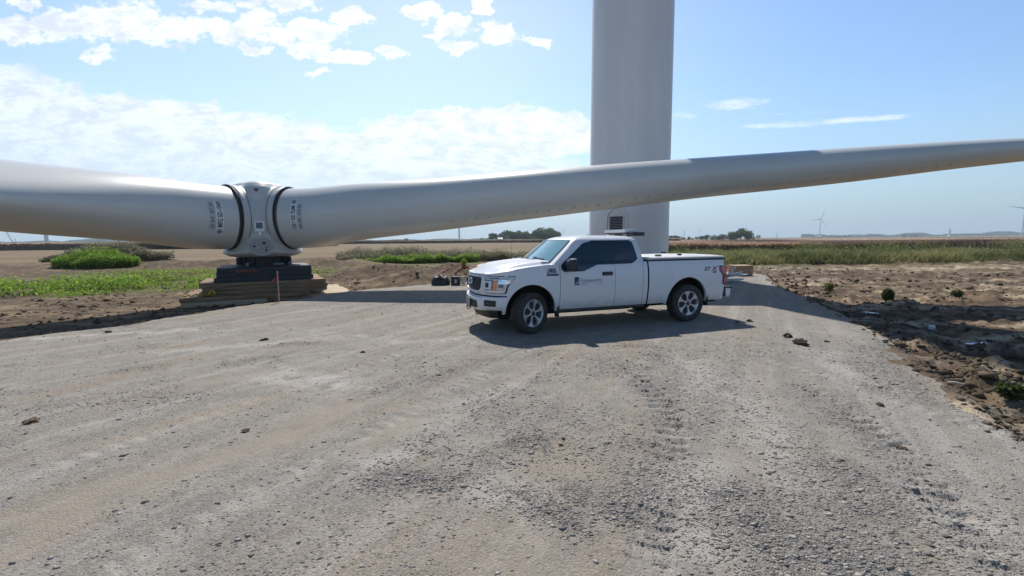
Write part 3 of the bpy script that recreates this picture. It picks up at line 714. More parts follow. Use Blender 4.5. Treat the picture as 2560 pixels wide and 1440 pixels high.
mats_ = [
    ('lowest bare timber mat sticking out at the left under the yellow chain', -1.15, -.35, 2.5, 3.3, -.32, .16, M_wood_sunlit, R(-2)),
    ('lowest long pale timber mat reaching out at the right into the shadow', 1.10, .25, 3.6, 3.6, -.32, .17, M_wood_sunlit, R(2)),
    ('second timber mat from the ground, its left end just above the lowest mat', -.55, -.15, 3.9, 3.2, -.16, .14, M_wood_old, R(-1)),
    ('third timber mat from the ground, brown and square ended', .02, .0, 3.92, 3.1, -.02, .145, M_wood_old, R(.5)),
    ('fourth timber mat from the ground, with a light top edge at the right', .08, .02, 3.98, 3.1, .126, .142, M_wood_old, R(-.6)),
    ('top brown timber mat, directly beneath the black mats', -.06, .0, 3.98, 3.05, .269, .142, M_wood_old, R(.8)),
    ('lowest of the black mats, resting on the brown timber', .02, .0, 3.08, 2.9, .412, .17, M_mat_black, R(0)),
    ('middle black mat carrying the faded orange board', -.02, .02, 3.02, 2.9, .583, .17, M_mat_black, R(.8)),
    ('topmost black mat right below the steel rotor stand', .03, -.0, 2.98, 2.85, .754, .165, M_mat_black, R(-.5))]
for lab, u, v, L, W, z0, th, m_, rz in mats_:
    cx, cy = place(u, v)
    crane_mat('timber_mat' if m_ is not M_mat_black else 'black_mat', lab, cx, cy, L, W, z0, th, m_, rz, group='mats stacked under the rotor')
b = MB(); b.box((0, 0, 0), (.72, .03, .10)); o = b.build('board', M_board, None, bevel=.004); cx, cy = place(-.52, -1.49); o.location = (cx, cy, .80); o.rotation_euler.z = VD
tag(o, 'faded red-orange board fixed across the front of the black mats', 'board')
# steel stand between mats and hub
def build_stand():
    root = empty('rotor_stand', 'dark blue-black round steel stand holding the rotor hub above the mats', 'stand', (HUB.x, HUB.y, .919), VD)
    b = MB(); b.lathe([(0, 0), (.95, 0), (.95, .05), (.80, .06), (.80, .32), (.93, .335), (.93, .36), (0, .36)], 48); b.build('drum', M_navy, root, smooth=35)
    b = MB()
    for k in range(16):
        a = 2*math.pi*k/16; b.box((.86*math.cos(a), .86*math.sin(a), .19), (.14, .02, .25), 0, a)
    b.build('gusset', M_navy, root)
    for (u, w) in ((-.55, .10), (.45, .34), (.85, .10)):
        b = MB(); b.box((u, -math.sqrt(max(.05, .98-u*u))-.03, .08), (w, .1, .07 if w > .2 else .13)); b.build('clamp', mat('clamp_blue_grey', (.16, .20, .27), .5), root, bevel=.01)
build_stand()
# yellow chain / lifting gear on the left mat
def build_chain():
    cx, cy = place(-2.02, -1.62); root = empty('lifting_chain', 'bright yellow lifting chain and hook heaped on the left end of the timber mats', 'chain', (cx, cy, -.005), VD)
    M_y = mat('yellow_enamel', (.62, .40, .03), .45, var=.2)
    r = random.Random(4)
    for k in range(16):
        t = MB(); c = Vector((-.36+.048*k, r.uniform(-.06, .06), .035+.10*math.sin(k*.7)**2*.6)); a = r.uniform(0, 3); bq = r.uniform(-.6, .6)
        ring = [c+Matrix.Rotation(a, 3, 'Z') @ Matrix.Rotation(bq, 3, 'X') @ Vector((.055*math.cos(q), .034*math.sin(q), 0)) for q in [2*math.pi*j/10 for j in range(11)]]
        t.tube(ring, .0125, 6, cap=False); t.build('link', M_y, root, smooth=80)
    t = MB(); t.tube([(.30, 0, .08), (.36, .02, .16), (.44, .0, .18), (.50, -.02, .12), (.46, 0, .05), (.38, 0, .03)], [.02, .03, .035, .035, .025, .012], 8); t.build('hook', M_y, root, smooth=80)
build_chain()

# survey stakes --------------------------------------------------------
M_pink = mat('pink_ribbon', (.70, .05, .12), .6); M_or = mat('orange_ribbon', (.72, .10, .03), .6)
M_lath = mat('wooden_lath', (.50, .40, .28), .8, var=.3, vscale=6)
def stake(label, x, y, h, ribbon, tops, w=.035, lean=0.):
    z = gz1(x, y); root = empty('survey_stake', label, 'stake', (x, y, z)); root.rotation_euler.y = lean
    b = MB(); b.prism([(-w/2, 0), (w/2, 0), (w/2, h*.985), (0, h), (-w/2, h*.985)], -.006, .006, 'Y'); b.v = [(p[0], p[1], p[2]-.04) for p in b.v]; b.build('lath', M_lath, root)
    for zc, L, sag in tops:
        b = MB(); P = []
        for k in range(9):
            t = k/8; xx = -t*L*.75; zz = zc-sag*t-.03*math.sin(t*5); yy = .012+.05*math.sin(t*4)*t
            P.append([(xx, -yy, zz), (xx-.01, -yy-.01, zz-.035-.02*t)])
        b.grid(P); b.build('ribbon', ribbon, root, smooth=70, recalc=False)
        b = MB(); b.box((0, 0, zc-.015), (w+.012, .024, .05)); b.build('ribbon_knot', ribbon, root)
stake('thin pale survey stake with two pink ribbons standing before the timber mats', -7.02, 13.15, .98, M_pink, [(.80, .24, .18), (.32, .10, .26)])
stake('short leaning stake with an orange ribbon at the corner of the gravel', 9.35, 14.0, .60, M_or, [(.52, .14, .10), (.50, .10, .22)], .03, R(8))

# ------------------------------------------------------------------ tower
TW = Vector((6.31, 24.0, 0))
def tower_r(z): return 2.085-.0032*z-.00006*z*z*.6
def build_tower():
    z0 = gz1(TW.x, TW.y)-.12
    root = empty('turbine_tower', 'wide pale grey steel wind turbine tower rising out of frame behind the white pickup', 'wind turbine tower', (TW.x, TW.y, z0))
    b = MB(); b.lathe([(0, -.2), (2.6, -.2), (2.6, .12), (2.25, .16)], 96); b.build('foundation', mat('concrete', (.38, .36, .33), .9, var=.25, bump=.4), root, smooth=30)
    zs = [0.16]+[k for k in np.arange(2, 78.1, 2)]
    b = MB(); b.lathe([(tower_r(z), z) for z in zs]+[(0, 78)], 160); b.build('tower_shell', M_tower, root, smooth=60)
    for z in (19.0, 44.0): b = MB(); b.lathe([(tower_r(z), z-.07), (tower_r(z)+.012, z-.06), (tower_r(z)+.012, z+.06), (tower_r(z), z+.07)], 120); b.build('flange_seam', M_tower, root, smooth=30)
    # arched door frame with louvred door, seen edge-on left of centre
    A0 = R(-90)+math.atan2(-TW.x, TW.y)*0 + R(-31)
    def on(u, z, off):   # u metres round the shell from the door axis (positive to the right)
        r = tower_r(z)+off; a = A0+u/tower_r(z); return (r*math.cos(a), r*math.sin(a), z)
    def outline(w, zb, zt, n=20):
        P = [(-w, zb)]+[(w*math.cos(math.pi-math.pi*k/n), (zt-w*1.25)+w*1.25*math.sin(math.pi*k/n)) for k in range(n+1)]+[(w, zb)]
        return P
    def band(P0, P1, o0, o1):
        g_ = []
        for (a, b_) in zip(P0, P1): g_.append([on(*a, 0.0), on(*a, o0), on(*b_, o1), on(*b_, 0.0)])
        return g_
    M_door = mat('door_paint', (.66, .665, .65), .45)
    d = MB(); d.grid(band(outline(.53, .9, 3.84), outline(.45, .9, 3.74), .10, .10)); fr = d.build('door_frame', M_tower, root, smooth=30)
    d = MB(); rows = []
    for k in range(17):
        z = .9+(3.72-.9)*k/16
        w = .45 if z < 3.18 else .45*math.sqrt(max(0.0, 1-((z-3.18)/.56)**2))
        rows.append([on(-w+2*w*j/6, z, .02) for j in range(7)])
    d.grid(rows); dr = d.build('door', M_door, root, smooth=60)
    zl0, zl1, vw = 2.35, 3.36, .33
    d = MB(); d.grid([[on(-vw+2*vw*j/6, z, .028) for j in range(7)] for z in (zl0, 2.7, 3.0, zl1)]); d.build('vent_recess', mat('vent_dark', (.02, .02, .024), .8), dr)
    n = 13
    for k in range(n):
        d = MB(); z = zl0+.03+(zl1-zl0-.05)*k/(n-1)
        d.grid([[on(-vw+2*vw*j/6, z+.018, .034) for j in range(7)], [on(-vw+2*vw*j/6, z-.006, .058) for j in range(7)], [on(-vw+2*vw*j/6, z-.011, .056) for j in range(7)]])
        d.build('louvre', mat('louvre_grey', (.34, .34, .35), .5) if k == 0 else bpy.data.materials['louvre_grey'], dr, recalc=False)
    for z, h_ in ((zl1+.02, .05), (zl0-.02, .05)):
        d = MB(); d.grid([[on((vw+.04)*(-1+2*j/6), z-h_/2, .04) for j in range(7)], [on((vw+.04)*(-1+2*j/6), z-h_/2, .07) for j in range(7)], [on((vw+.04)*(-1+2*j/6), z+h_/2, .07) for j in range(7)], [on((vw+.04)*(-1+2*j/6), z+h_/2, .03) for j in range(7)]]); d.build('vent_rim', M_door, dr)
    for u in (-vw-.02, vw+.02):
        d = MB(); d.grid([[on(u-.022, z, .03), on(u-.022, z, .07), on(u+.022, z, .07), on(u+.022, z, .03)] for z in (zl0, 2.8, zl1)]); d.build('vent_rim', M_door, dr)
    # small marking and stair with rails behind the pickup
    d = MB(); d.box((0, 0, 0), (.05, .03, .22)); o = d.build('cable_box', M_inkgrey, root); p = on(-.88, 2.1, .02); o.location = p; o.rotation_euler.z = A0+R(90)-.88/2.08
    st = MB()
    ca, sa = math.cos(A0), math.sin(A0)
    for k in range(4):
        rr_ = 2.08+.75+.28*k; st.box((rr_*ca, rr_*sa, .86-.2*k), (.28, 1.0, .04), 0, A0)
    st.box(((2.08+.32)*ca, (2.08+.32)*sa, .88), (.62, 1.1, .05), 0, A0)
    for u in (-.5, .5):
        ex, ey = -sa*u, ca*u
        st.tube([((2.08+.1)*ca+ex, (2.08+.1)*sa+ey, .88), ((2.08+.6)*ca+ex, (2.08+.6)*sa+ey, .88), ((2.08+1.7)*ca+ex, (2.08+1.7)*sa+ey, .1)], .03, 6)
    st.build('steps', M_steel, root)
build_tower()

# ------------------------------------------------------------------ pickup truck
# local frame: x runs backwards from the front axle, near (driver) side is -y, z up
TR = (0.06, 9.27, 0.3280)
def lerp_tab(tab):
    xs = [t[0] for t in tab]; ys = [t[1] for t in tab]
    return lambda v: float(np.interp(v, xs, ys))
Fx = lerp_tab([(0, -.93), (.15, -.927), (.3, -.91), (.45, -.88), (.55, -.85), (.65, -.805), (.75, -.745), (.83, -.68), (.90, -.605), (.95, -.53), (.985, -.44)])
Rx = lerp_tab([(0, 4.715), (.8, 4.712), (.9, 4.70), (.95, 4.68), (.975, 4.64), (.985, 4.58)])
sidey = lerp_tab([(.40, .905), (.47, .93), (.55, .948), (.65, .966), (.8, .982), (.95, .985), (1.05, .982), (1.12, .974), (1.2, .962), (1.28, .945), (1.34, .925), (1.36, .915)])
ztop = lerp_tab([(-.93, 1.145), (-.8, 1.16), (-.6, 1.205), (-.3, 1.262), (0, 1.298), (.3, 1.325), (.55, 1.34), (2.6, 1.34), (4.72, 1.335)])
cab_y = lerp_tab([(1.30, .935), (1.34, .925), (1.36, .91), (1.45, .875), (1.6, .815), (1.72, .765), (1.78, .735), (1.815, .705), (1.845, .655), (1.87, .57), (1.885, .45), (1.895, .25)])
def side_y(z): return sidey(z) if z < 1.33 else cab_y(z)
def sm(v, a, b):
    t = min(1, max(0, (v-a)/(b-a))); return t*t*(3-2*t)
def bool_cut(o, cutter, black):
    md = o.modifiers.new('b', 'BOOLEAN'); md.operation = 'DIFFERENCE'; md.solver = 'EXACT'; md.object = cutter
    try: md.material_mode = 'TRANSFER'
    except Exception: pass
    dg = bpy.context.evaluated_depsgraph_get(); me = bpy.data.meshes.new_from_object(o.evaluated_get(dg), depsgraph=dg)
    o.modifiers.clear(); o.data = me; cm = cutter.data; bpy.data.objects.remove(cutter); bpy.data.meshes.remove(cm)
def resmooth(o, ang=32):
    bm = bmesh.new(); bm.from_mesh(o.data)
    for f in bm.faces: f.smooth = True
    for e in bm.edges: e.smooth = not (len(e.link_faces) != 2 or e.calc_face_angle(0) > R(ang))
    bm.to_mesh(o.data); bm.free()

def build_truck():
    root = empty('pickup_truck', 'white extended-cab pickup truck with dark tinted windows and metal bed cover parked on the gravel', 'pickup truck', (TR[0], TR[1], 0), TR[2])
    M_paint = mat('white_car_paint', (.68, .71, .76), .34, coat=.35, spec=.4, dirt=((.36, .32, .27), .35, .66, .6))
    M_blk = mat('wheel_well_black', (.012, .013, .014), .9)
    M_gap = mat('panel_gap', (.02, .024, .04), .8)
    M_glass = bpy.data.materials.new('tinted_glass'); M_glass.use_nodes = True; gb_ = NG(M_glass.node_tree); pb = gb_.n['Principled BSDF']
    gb_.put(pb.inputs['Base Color'], (.014, .034, .055)); pb.inputs['Roughness'].default_value = .03; pb.inputs['Specular IOR Level'].default_value = .75
    pb.inputs['Transmission Weight'].default_value = .0
    M_chrome = mat('chrome', (.75, .77, .8), .12, metal=1.)
    # ---- lower body
    ys = sorted(set([0, .08, .15, .22, .3, .38, .45, .5, .55, .6, .65, .7, .75, .79, .83, .865, .90, .925, .95, .97, .985]))
    ycols = [-y for y in ys[::-1]]+ys[1:]                      # near (-) to far (+)
    NR = 46
    base = np.concatenate([np.linspace(0, 1, NR+1)])
    def colx(y, t): return Fx(abs(y))*(1-t)+Rx(abs(y))*t
    def top_pt(y, t):
        x = colx(y, t); zt = ztop(x); f = abs(y)/.985
        g = sm(x-Fx(abs(y)), 0, .34)*(1-sm(x, .42, .60))+0.0
        z = zt + g*(.060*sm(1-f, .07, .20)+.034*(1-f*f))
        # hood front roll and the two long creases
        z += g*.010*math.exp(-((f-.52)/.05)**2)
        if x < .5: z += .02*(1-sm(x-Fx(abs(y)), 0, .16))*(1-sm(f, .55, .75))
        return (x, y*sidey(zt)/.985, z)
    def low_pt(y, t): x = colx(y, t); zb = .52 if x < -.2 else .44; return (x, y*sidey(zb)/.985, zb)
    tt = list(base**1.0)
    # denser rows at the front, hood and rear corner
    tt = sorted(set([round(v, 5) for v in tt]+[.005, .012, .03, .985, .994]))
    body = MB()
    body.grid([[top_pt(y, t) for y in ycols] for t in tt]); body.grid([[low_pt(y, t) for y in ycols] for t in tt], flip=True)
    loop = [(ycols[0], t) for t in tt]+[(y, 1.0) for y in ycols[1:]]+[(ycols[-1], t) for t in tt[::-1][1:]]+[(y, 0.0) for y in ycols[::-1][1:]]
    lev = [0, .06, .13, .22, .32, .42, .52, .62, .70, .77, .83, .88, .93, .97, 1]
    W = []
    for q in lev:
        row = []
        for (y, t) in loop:
            a = low_pt(y, t); b_ = top_pt(y, t)
            z = a[2]+(b_[2]-a[2])*q; x = a[0]
            yy = y*sidey(z)/.985
            if t == 0.0 and abs(y) < .95: x += .035*sm(z, .95, 1.16)-.0
            elif t == 0.0: x += .02*sm(z, .95, 1.2)
            if t == 1.0: x += -.02*sm(z, .9, 1.34)+.0
            if q in (0, 1): x = a[0]
            row.append((x, yy if q not in (0, 1) else (a[1] if q == 0 else b_[1]), z))
        W.append(row)
    body.grid(W)
    bd = body.build('body', M_paint, root, merge=.0012, smooth=30)
    # cutters: wheel wells, panel gaps, cab/bed gap, headlamp pockets
    cu = MB()
    for xc, zr, r_ in ((0.0, .45, .525), (3.655, .455, .535)):
        for s in (-1, 1):
            n = 44; P = []
            for k in range(n):
                a = 2*math.pi*k/n; q = 1+.035*math.cos(4*a)**2*0
                P.append((xc+r_*math.cos(a), zr+r_*math.sin(a)*(1.0 if math.sin(a) > 0 else 1)))
            cu.prism(P, s*.62, s*1.2, 'Y')
    cut = cu.build('cut', M_blk, root, smooth=0); bool_cut(bd, cut, M_blk)
    cu = MB()
    def slab(x, z0, z1, w=.008, d=.014):
        for s in (-1, 1):
            for k in range(5):
                za = z0+(z1-z0)*k/5; zb = z0+(z1-z0)*(k+1)/5; ya = min(sidey(za), sidey(zb))
                pts = [(x-w/2, s*(sidey(za)-d), za-.0), (x+w/2, s*(sidey(za)-d), za), (x+w/2, s*1.2, za), (x-w/2, s*1.2, za), (x-w/2, s*(sidey(zb)-d), zb), (x+w/2, s*(sidey(zb)-d), zb), (x+w/2, s*1.2, zb), (x-w/2, s*1.2, zb)]
                cu.add(pts, [(0, 1, 2, 3), (7, 6, 5, 4), (0, 4, 5, 1), (1, 5, 6, 2), (2, 6, 7, 3), (3, 7, 4, 0)])
    cut_specs = [(.60, .40, 1.5, .009), (1.83, .40, 1.5, .007), (2.50, .40, 1.5, .006)]
    for x, a, b_, w in cut_specs:
        for s in (-1, 1):
            P = []
            for k in range(13):
                z = a+(b_-a)*k/12; P.append((s*(sidey(min(z, 1.36))-.013), z))
            P += [(s*1.15, b_), (s*1.15, a)]
            cu.prism(P, x-w/2, x+w/2, 'X')
    for s in (-1, 1):     # gap between cab and bed
        P = [(s*(sidey(min(.36+1.1*k/12, 1.36))-.11), .36+1.1*k/12) for k in range(13)]+[(s*1.15, 1.46), (s*1.15, .36)]
        cu.prism(P, 2.612, 2.648, 'X')
    cut = cu.build('cut', M_gap, root, smooth=0); bool_cut(bd, cut, M_gap); resmooth(bd)
    # arch lips
    for xc, zr, r_ in ((0.0, .45, .525), (3.655, .455, .535)):
        for s in (-1, 1):
            b = MB(); P = []
            for k in range(31):
                a = R(-4)+(math.pi+R(8))*k/30; x = xc+r_*math.cos(a); z = zr+r_*math.sin(a)
                row = []
                for dr, dy in ((-.012, -.05), (-.014, .004), (.0, .010), (.03, .007), (.055, .0)):
                    xx = xc+(r_+dr)*math.cos(a); zz = zr+(r_+dr)*math.sin(a); row.append((xx, s*(sidey(max(zz, .4))+dy-(.06 if False else 0)), zz))
                P.append(row)
            b.grid(P); b.build('wheel_arch', M_paint, root, smooth=50)
    # ---- greenhouse
    def xf_c(z): return float(np.interp(z, [1.30, 1.36, 1.8, 1.84, 1.87, 1.895], [.16, .24, .80, .90, 1.06, 1.45]))
    def xr_c(z): return float(np.interp(z, [1.30, 1.36, 1.60, 1.78, 1.84, 1.87, 1.895], [2.60, 2.60, 2.575, 2.53, 2.48, 2.38, 2.1]))
    sag = lambda z: float(np.interp(z, [1.3, 1.8, 1.84, 1.87, 1.895], [.25, .22, .20, .14, .05]))
    zl = [1.30, 1.36, 1.42, 1.5, 1.58, 1.66, 1.72, 1.76, 1.79, 1.81, 1.825, 1.84, 1.852, 1.863, 1.872, 1.88, 1.888, 1.895]
    def ring(z):
        hy = cab_y(z); P = []; n = 12
        for k in range(n+1):                               # windscreen, far to near
            f = 1-2*k/n; y = hy*f*.97; P.append((xf_c(z)+sag(z)*f*f, y, z))
        m = 15; x0 = xf_c(z)+sag(z)+.03; x1 = xr_c(z)-.07
        for k in range(m+1): P.append((x0+(x1-x0)*k/m, -hy, z))
        for k in range(9):
            f = -1+2*k/8; P.append((xr_c(z)-.03*f*f, hy*.93*(-1)*(-f)*-1 if False else hy*.93*f, z))
        for k in range(m+1): P.append((x1+(x0-x1)*k/m, hy, z))
        return P
    cb = MB(); G = [ring(z)+[ring(z)[0]] for z in zl]; cb.grid(G); topr = ring(zl[-1]); cb.add(topr, [tuple(range(len(topr)))])
    cab = cb.build('cab', M_paint, root, merge=.0006, smooth=38)
    # ---- side windows and windscreen
    XL = lerp_tab([(1.20, .70), (1.215, .665), (1.25, .645), (1.30, .645), (1.33, .665), (1.73, 1.20), (1.755, 1.29), (1.772, 1.40)])
    XRt = lerp_tab([(1.20, 1.12), (1.22, 1.20), (1.26, 1.30), (1.295, 1.385), (1.305, 1.44), (1.3101, 2.20), (1.33, 2.27), (1.39, 2.375), (1.42, 2.385), (1.72, 2.345), (1.755, 2.325), (1.772, 2.27)])
    zs = [1.20, 1.207, 1.215, 1.235, 1.26, 1.28, 1.295, 1.305, 1.3101, 1.32, 1.333, 1.36, 1.39, 1.42, 1.5, 1.6, 1.68, 1.73, 1.745, 1.755, 1.765, 1.772]
    for s in (-1, 1):
        for nm, grow, off, m_ in (('window_seal', .016, .004, M_gap), ('side_window', 0, .009, M_glass)):
            b = MB(); P = []
            for k, z in enumerate(zs):
                zz = z+(-grow if k == 0 else grow if k == len(zs)-1 else 0)
                a, c = XL(z)-grow, XRt(z)+grow
                P.append([(a+(c-a)*j/10, s*(side_y(zz)+off), zz) for j in range(11)])
            b.grid(P); o = b.build(nm, m_, root, smooth=60)
    # light panel seam, grab of interior seen through near glass is left as tint; B-pillar strip
        b = MB(); b.grid([[(1.79, s*(side_y(z)+.0105), z), (1.84, s*(side_y(z)+.0105), z)] for z in (1.315, 1.45, 1.6, 1.77)]); b.build('pillar_trim', M_glass, root)
    M_ws = bpy.data.materials.new('windscreen_glass'); M_ws.use_nodes = True; g2 = NG(M_ws.node_tree); p2 = g2.n['Principled BSDF']
    g2.put(p2.inputs['Base Color'], (.17, .36, .42)); p2.inputs['Roughness'].default_value = .04; p2.inputs['Specular IOR Level'].default_value = .9; p2.inputs['Coat Weight'].default_value = .6  # pale cyan sky reflection is put into the glass base colour
    for nm, e, off, m_ in (('windscreen_seal', .0, .004, M_gap), ('windscreen', .035, .009, M_ws)):
        b = MB(); P = []
        for z in np.linspace(1.365+e*.4, 1.805-e*.4, 9):
            hy = cab_y(z); P.append([(xf_c(z)+sag(z)*f*f-off*.7, hy*f*.97, z+off*.7) for f in np.linspace(-.93+e, .93-e, 15)])
        b.grid(P); b.build(nm, m_, root, smooth=60)
    # cowl and wipers
    b = MB(); P = []
    for f in np.linspace(-.9, .9, 15): P.append([(xf_c(1.36)+.26*f*f-.17, f*.9, 1.395-.02*f*f-.0), (xf_c(1.36)+.26*f*f+.02, f*.9, 1.402-.03*f*f)])
    b.grid(P); b.build('cowl', mat('cowl_grey', (.10, .105, .11), .7), root)
    for y0, y1 in ((-.25, -.72), (.45, -.10)):
        b = MB(); p = lambda f, z, o_=.03: (xf_c(z)+sag(z)*f*f-o_, f*cab_y(z)*.97, z+o_*.6)
        b.tube([p(y0, 1.37, .05), p((y0+y1)/2, 1.42), p(y1, 1.41)], .009, 6); b.tube([p(y0+.02, 1.45, .02), p((y0+y1)/2, 1.43, .02), p(y1-.12, 1.39, .02)], .008, 6); b.build('wiper', M_blackp, root)
    b = MB(); b.tube([(.22, .80, 1.33), (.25, .80, 1.42)], [.022, .012], 8); b.lathe([(.03, 0), (.03, .012), (0, .015)], 12, c=(.22, .8, 1.34)); b.build('aerial_base', M_chrome, root)
    b = MB(); b.tube([(.2, .84, 1.33), (.24, .84, 1.9)], .003, 5); b.build('aerial', M_blackp, root)
    # ---- front: grille, bezels, lamps, bumper
    def onfront(y, z, off=0.):
        """point on the front/side contour; y>=.985 continues down the side by arc"""
        e = .01; a = abs(y)
        if a <= .985:
            x = Fx(a); dx = (Fx(min(a+e, .985))-Fx(max(a-e, 0)))/(min(a+e, .985)-max(a-e, 0)); n = Vector((-1, dx)).normalized() if True else None
            yy = a*sidey(z)/.985 if a > .7 else a
            ra = (.035 if a < .95 else .02)*sm(z, .95, 1.16)
            return (x+ra+n.x*off, math.copysign(yy+n.y*off, y), z)
        x = -.44+(a-.985); return (x+.02*sm(z, .95, 1.2)*0, math.copysign(sidey(z)+off, y), z)
    def patch(name, pts_lr, m_, off, parent=root, s=-1, nn=10, flat=True):
        """pts_lr: rows (z, y_left, y_right) -> curved patch lying on the nose"""
        q = []
        for (z0, a0, b0), (z1, a1, b1) in zip(pts_lr[:-1], pts_lr[1:]):
            k = max(1, int(abs(z1-z0)/.015)); q += [(z0+(z1-z0)*i/k, a0+(a1-a0)*i/k, b0+(b1-b0)*i/k) for i in range(k)]
        q.append(pts_lr[-1])
        b = MB(); b.grid([[onfront(s*(yl+(yr-yl)*j/nn), z, off) for j in range(nn+1)] for z, yl, yr in q]); return b.build(name, m_, parent, smooth=60, recalc=True)
    M_grille = mat('grille_mesh', (.018, .022, .028), .5, bump=1., bscale=160)
    # grille opening and surround
    b = MB(); rows = []
    for z, w in ((.835, .40), (.85, .47), (.90, .52), (1.0, .535), (1.075, .53), (1.10, .50)):
        rows.append([onfront(-w+2*w*j/24, z, .006) for j in range(25)])
    b.grid(rows); gr = b.build('grille', M_grille, root, smooth=60)
    for zz in (.90, .965, 1.03):
        b = MB(); b.grid([[onfront(-.50+1.0*j/24, zz+d, o_) for j in range(25)] for d, o_ in ((-.006, .006), (-.004, .014), (.004, .014), (.006, .006))]); b.build('grille_bar', M_blackp, gr)
    b = MB(); P = []
    out = [(.80, .42), (.82, .52), (.90, .585), (1.0, .60), (1.08, .60), (1.125, .55), (1.135, .40)]
    inn = [(.835, .40), (.85, .47), (.90, .52), (1.0, .535), (1.075, .53), (1.10, .50), (1.10, .40)]
    for s in (-1, 1):
        b.grid([[onfront(s*o_[1], o_[0], .004), onfront(s*(o_[1]*.6+i_[1]*.4), o_[0]*.6+i_[0]*.4, .03), onfront(s*i_[1], i_[0], .03), onfront(s*i_[1], i_[0], .004)] for o_, i_ in zip(out, inn)])
    for (za, zb) in ((1.10, 1.138), (.795, .835)):
        b.grid([[onfront(-.42+.84*j/20, z, o_) for j in range(21)] for z, o_ in ((za, .004), (za, .034), (zb, .034), (zb, .004))])
    b.build('grille_surround', M_paint, root, smooth=45)
    # oval maker's badge: plain bright ring on a dark oval
    b = MB(); n = 28; V = []; F = []
    for k in range(n):
        a = 2*math.pi*k/n
        for q, o_ in ((.80, .034), (.9, .045), (1.0, .034)): V.append(onfront(.155*q*math.cos(a), 1.0+.062*q*math.sin(a), o_))
    F = [(3*k+j, 3*k+j+1, (3*k+3) % (3*n)+j+1, (3*k+3) % (3*n)+j) for k in range(n) for j in range(2)]; b.add(V, F); b.build('badge_ring', M_chrome, root)
    b = MB(); V = [onfront(.125*math.cos(2*math.pi*k/n), 1.0+.05*math.sin(2*math.pi*k/n), .036) for k in range(n)]; b.add(V, [tuple(range(n))]); b.build('badge', mat('badge_blue', (.05, .08, .16), .3), root)
    M_lens = mat('headlamp_lens', (.62, .66, .70), .12, coat=1., var=.35, vscale=14)
    M_amber = mat('amber_lens', (.85, .25, .04), .25, coat=1.)
    for s in (-1, 1):
        # black edge then the lens, then reflector details, C-shaped round a body coloured block
        edge = [(.800, .615, .945), (.815, .612, .962), (.86, .612, .968), (.92, .612, .972), (.985, .612, .985), (1.03, .612, 1.02), (1.075, .612, 1.075), (1.10, .61, 1.10), (1.138, .61, 1.10)]
        patch('headlamp_seal', edge, M_gap, .004, s=s, nn=16)
        lens = [(.812, .63, .935), (.83, .63, .952), (.86, .63, .957), (.92, .63, .960), (.985, .63, .974), (1.03, .63, 1.01), (1.075, .63, 1.062), (1.095, .63, 1.083), (1.126, .625, 1.086)]
        hl = patch('headlamp', lens, M_lens, .010, s=s, nn=16)
        patch('indicator', [(.865, .795, .855), (1.045, .795, .855)], M_amber, .014, hl, s=s, nn=4)
        patch('lamp_reflector', [(.92, .88, .935), (.985, .88, .94)], mat('lamp_dark', (.14, .15, .18), .2), .014, hl, s=s, nn=4)
        patch('lamp_strip', [(1.085, .70, .87), (1.10, .70, .87)], M_gap, .014, hl, s=s, nn=6)
        patch('lamp_reflector', [(.99, .87, .965), (1.07, .87, 1.03)], M_chrome, .0135, hl, s=s, nn=4)
        patch('lamp_reflector', [(.83, .67, .93), (.85, .67, .93)], M_chrome, .0135, hl, s=s, nn=6)
        patch('bezel_seal', [(.866, .605, .775), (.875, .605, .786), (1.04, .605, .786), (1.052, .605, .775)], M_gap, .014, s=s, nn=6)
        bz = patch('lamp_bezel', [(.878, .603, .765), (.888, .603, .773), (1.028, .603, .773), (1.04, .603, .765)], M_paint, .022, s=s, nn=6)
        patch('main_beam', [(.915, .645, .715), (1.005, .645, .715)], M_blackp, .026, bz, s=s, nn=4)
    # bumper wraps the nose 4.5 cm proud
    for nm, m_, zz, ofs in (('bumper_seam', M_gap, (.735, .765), (.006, .006)), ):
        b = MB(); b.grid([[onfront(-1.0+2.0*j/50, z, o_) for j in range(51)] for z, o_ in zip(zz, ofs)]); b.build(nm, m_, root, smooth=60)
    b = MB(); prof = [(.735, .004), (.742, .040), (.725, .060), (.66, .064), (.56, .058), (.50, .045), (.475, .015), (.472, -.06)]
    def dip(y): return -.035*(1-sm(abs(y), .50, .60))
    yc = np.linspace(0, .985, 200); fc = np.array([Fx(v) for v in yc])
    def ylim(z): return float(np.interp(-math.sqrt(.545**2-(z-.45)**2), fc, yc))
    b.grid([[onfront(f*ylim(max(z, .5)), z+(dip(f*ylim(z)) if z > .6 else 0)-(.03*(1-sm(abs(f), .5, .8)) if z < .52 else 0), o_*(1-.45*sm(abs(f), .88, 1.0))) for f in [-1+2*j/60 for j in range(61)]] for z, o_ in prof])
    bp = b.build('front_bumper', M_paint, root, smooth=45)
    for s in (-1, 1):
        patch('fog_recess', [(.555, .655, .845), (.565, .645, .862), (.665, .645, .862), (.678, .66, .845)], M_blackp, .066, bp, s=s, nn=8)
        patch('lower_intake', [(.50, .15, .43), (.51, .15, .44), (.62, .15, .44), (.645, .15, .42)], M_blackp, .066, bp, s=s, nn=8)
    b = MB(); b.box((-.93-.075, 0, .56), (.018, .33, .19)); pl = b.build('plate_holder', M_blackp, bp, bevel=.004)
    b = MB(); b.box((-1.018, 0, .565), (.006, .30, .15)); b.build('licence_plate', mat('plate_grey', (.30, .31, .33), .4, var=.3, vscale=20), bp)
    b = MB(); b.grid([[onfront(-.85+1.7*j/30, z, o_) for j in range(31)] for z, o_ in ((.47, -.05), (.38, -.07), (.30, -.12))]); b.build('air_dam', M_blackp, root, smooth=60)
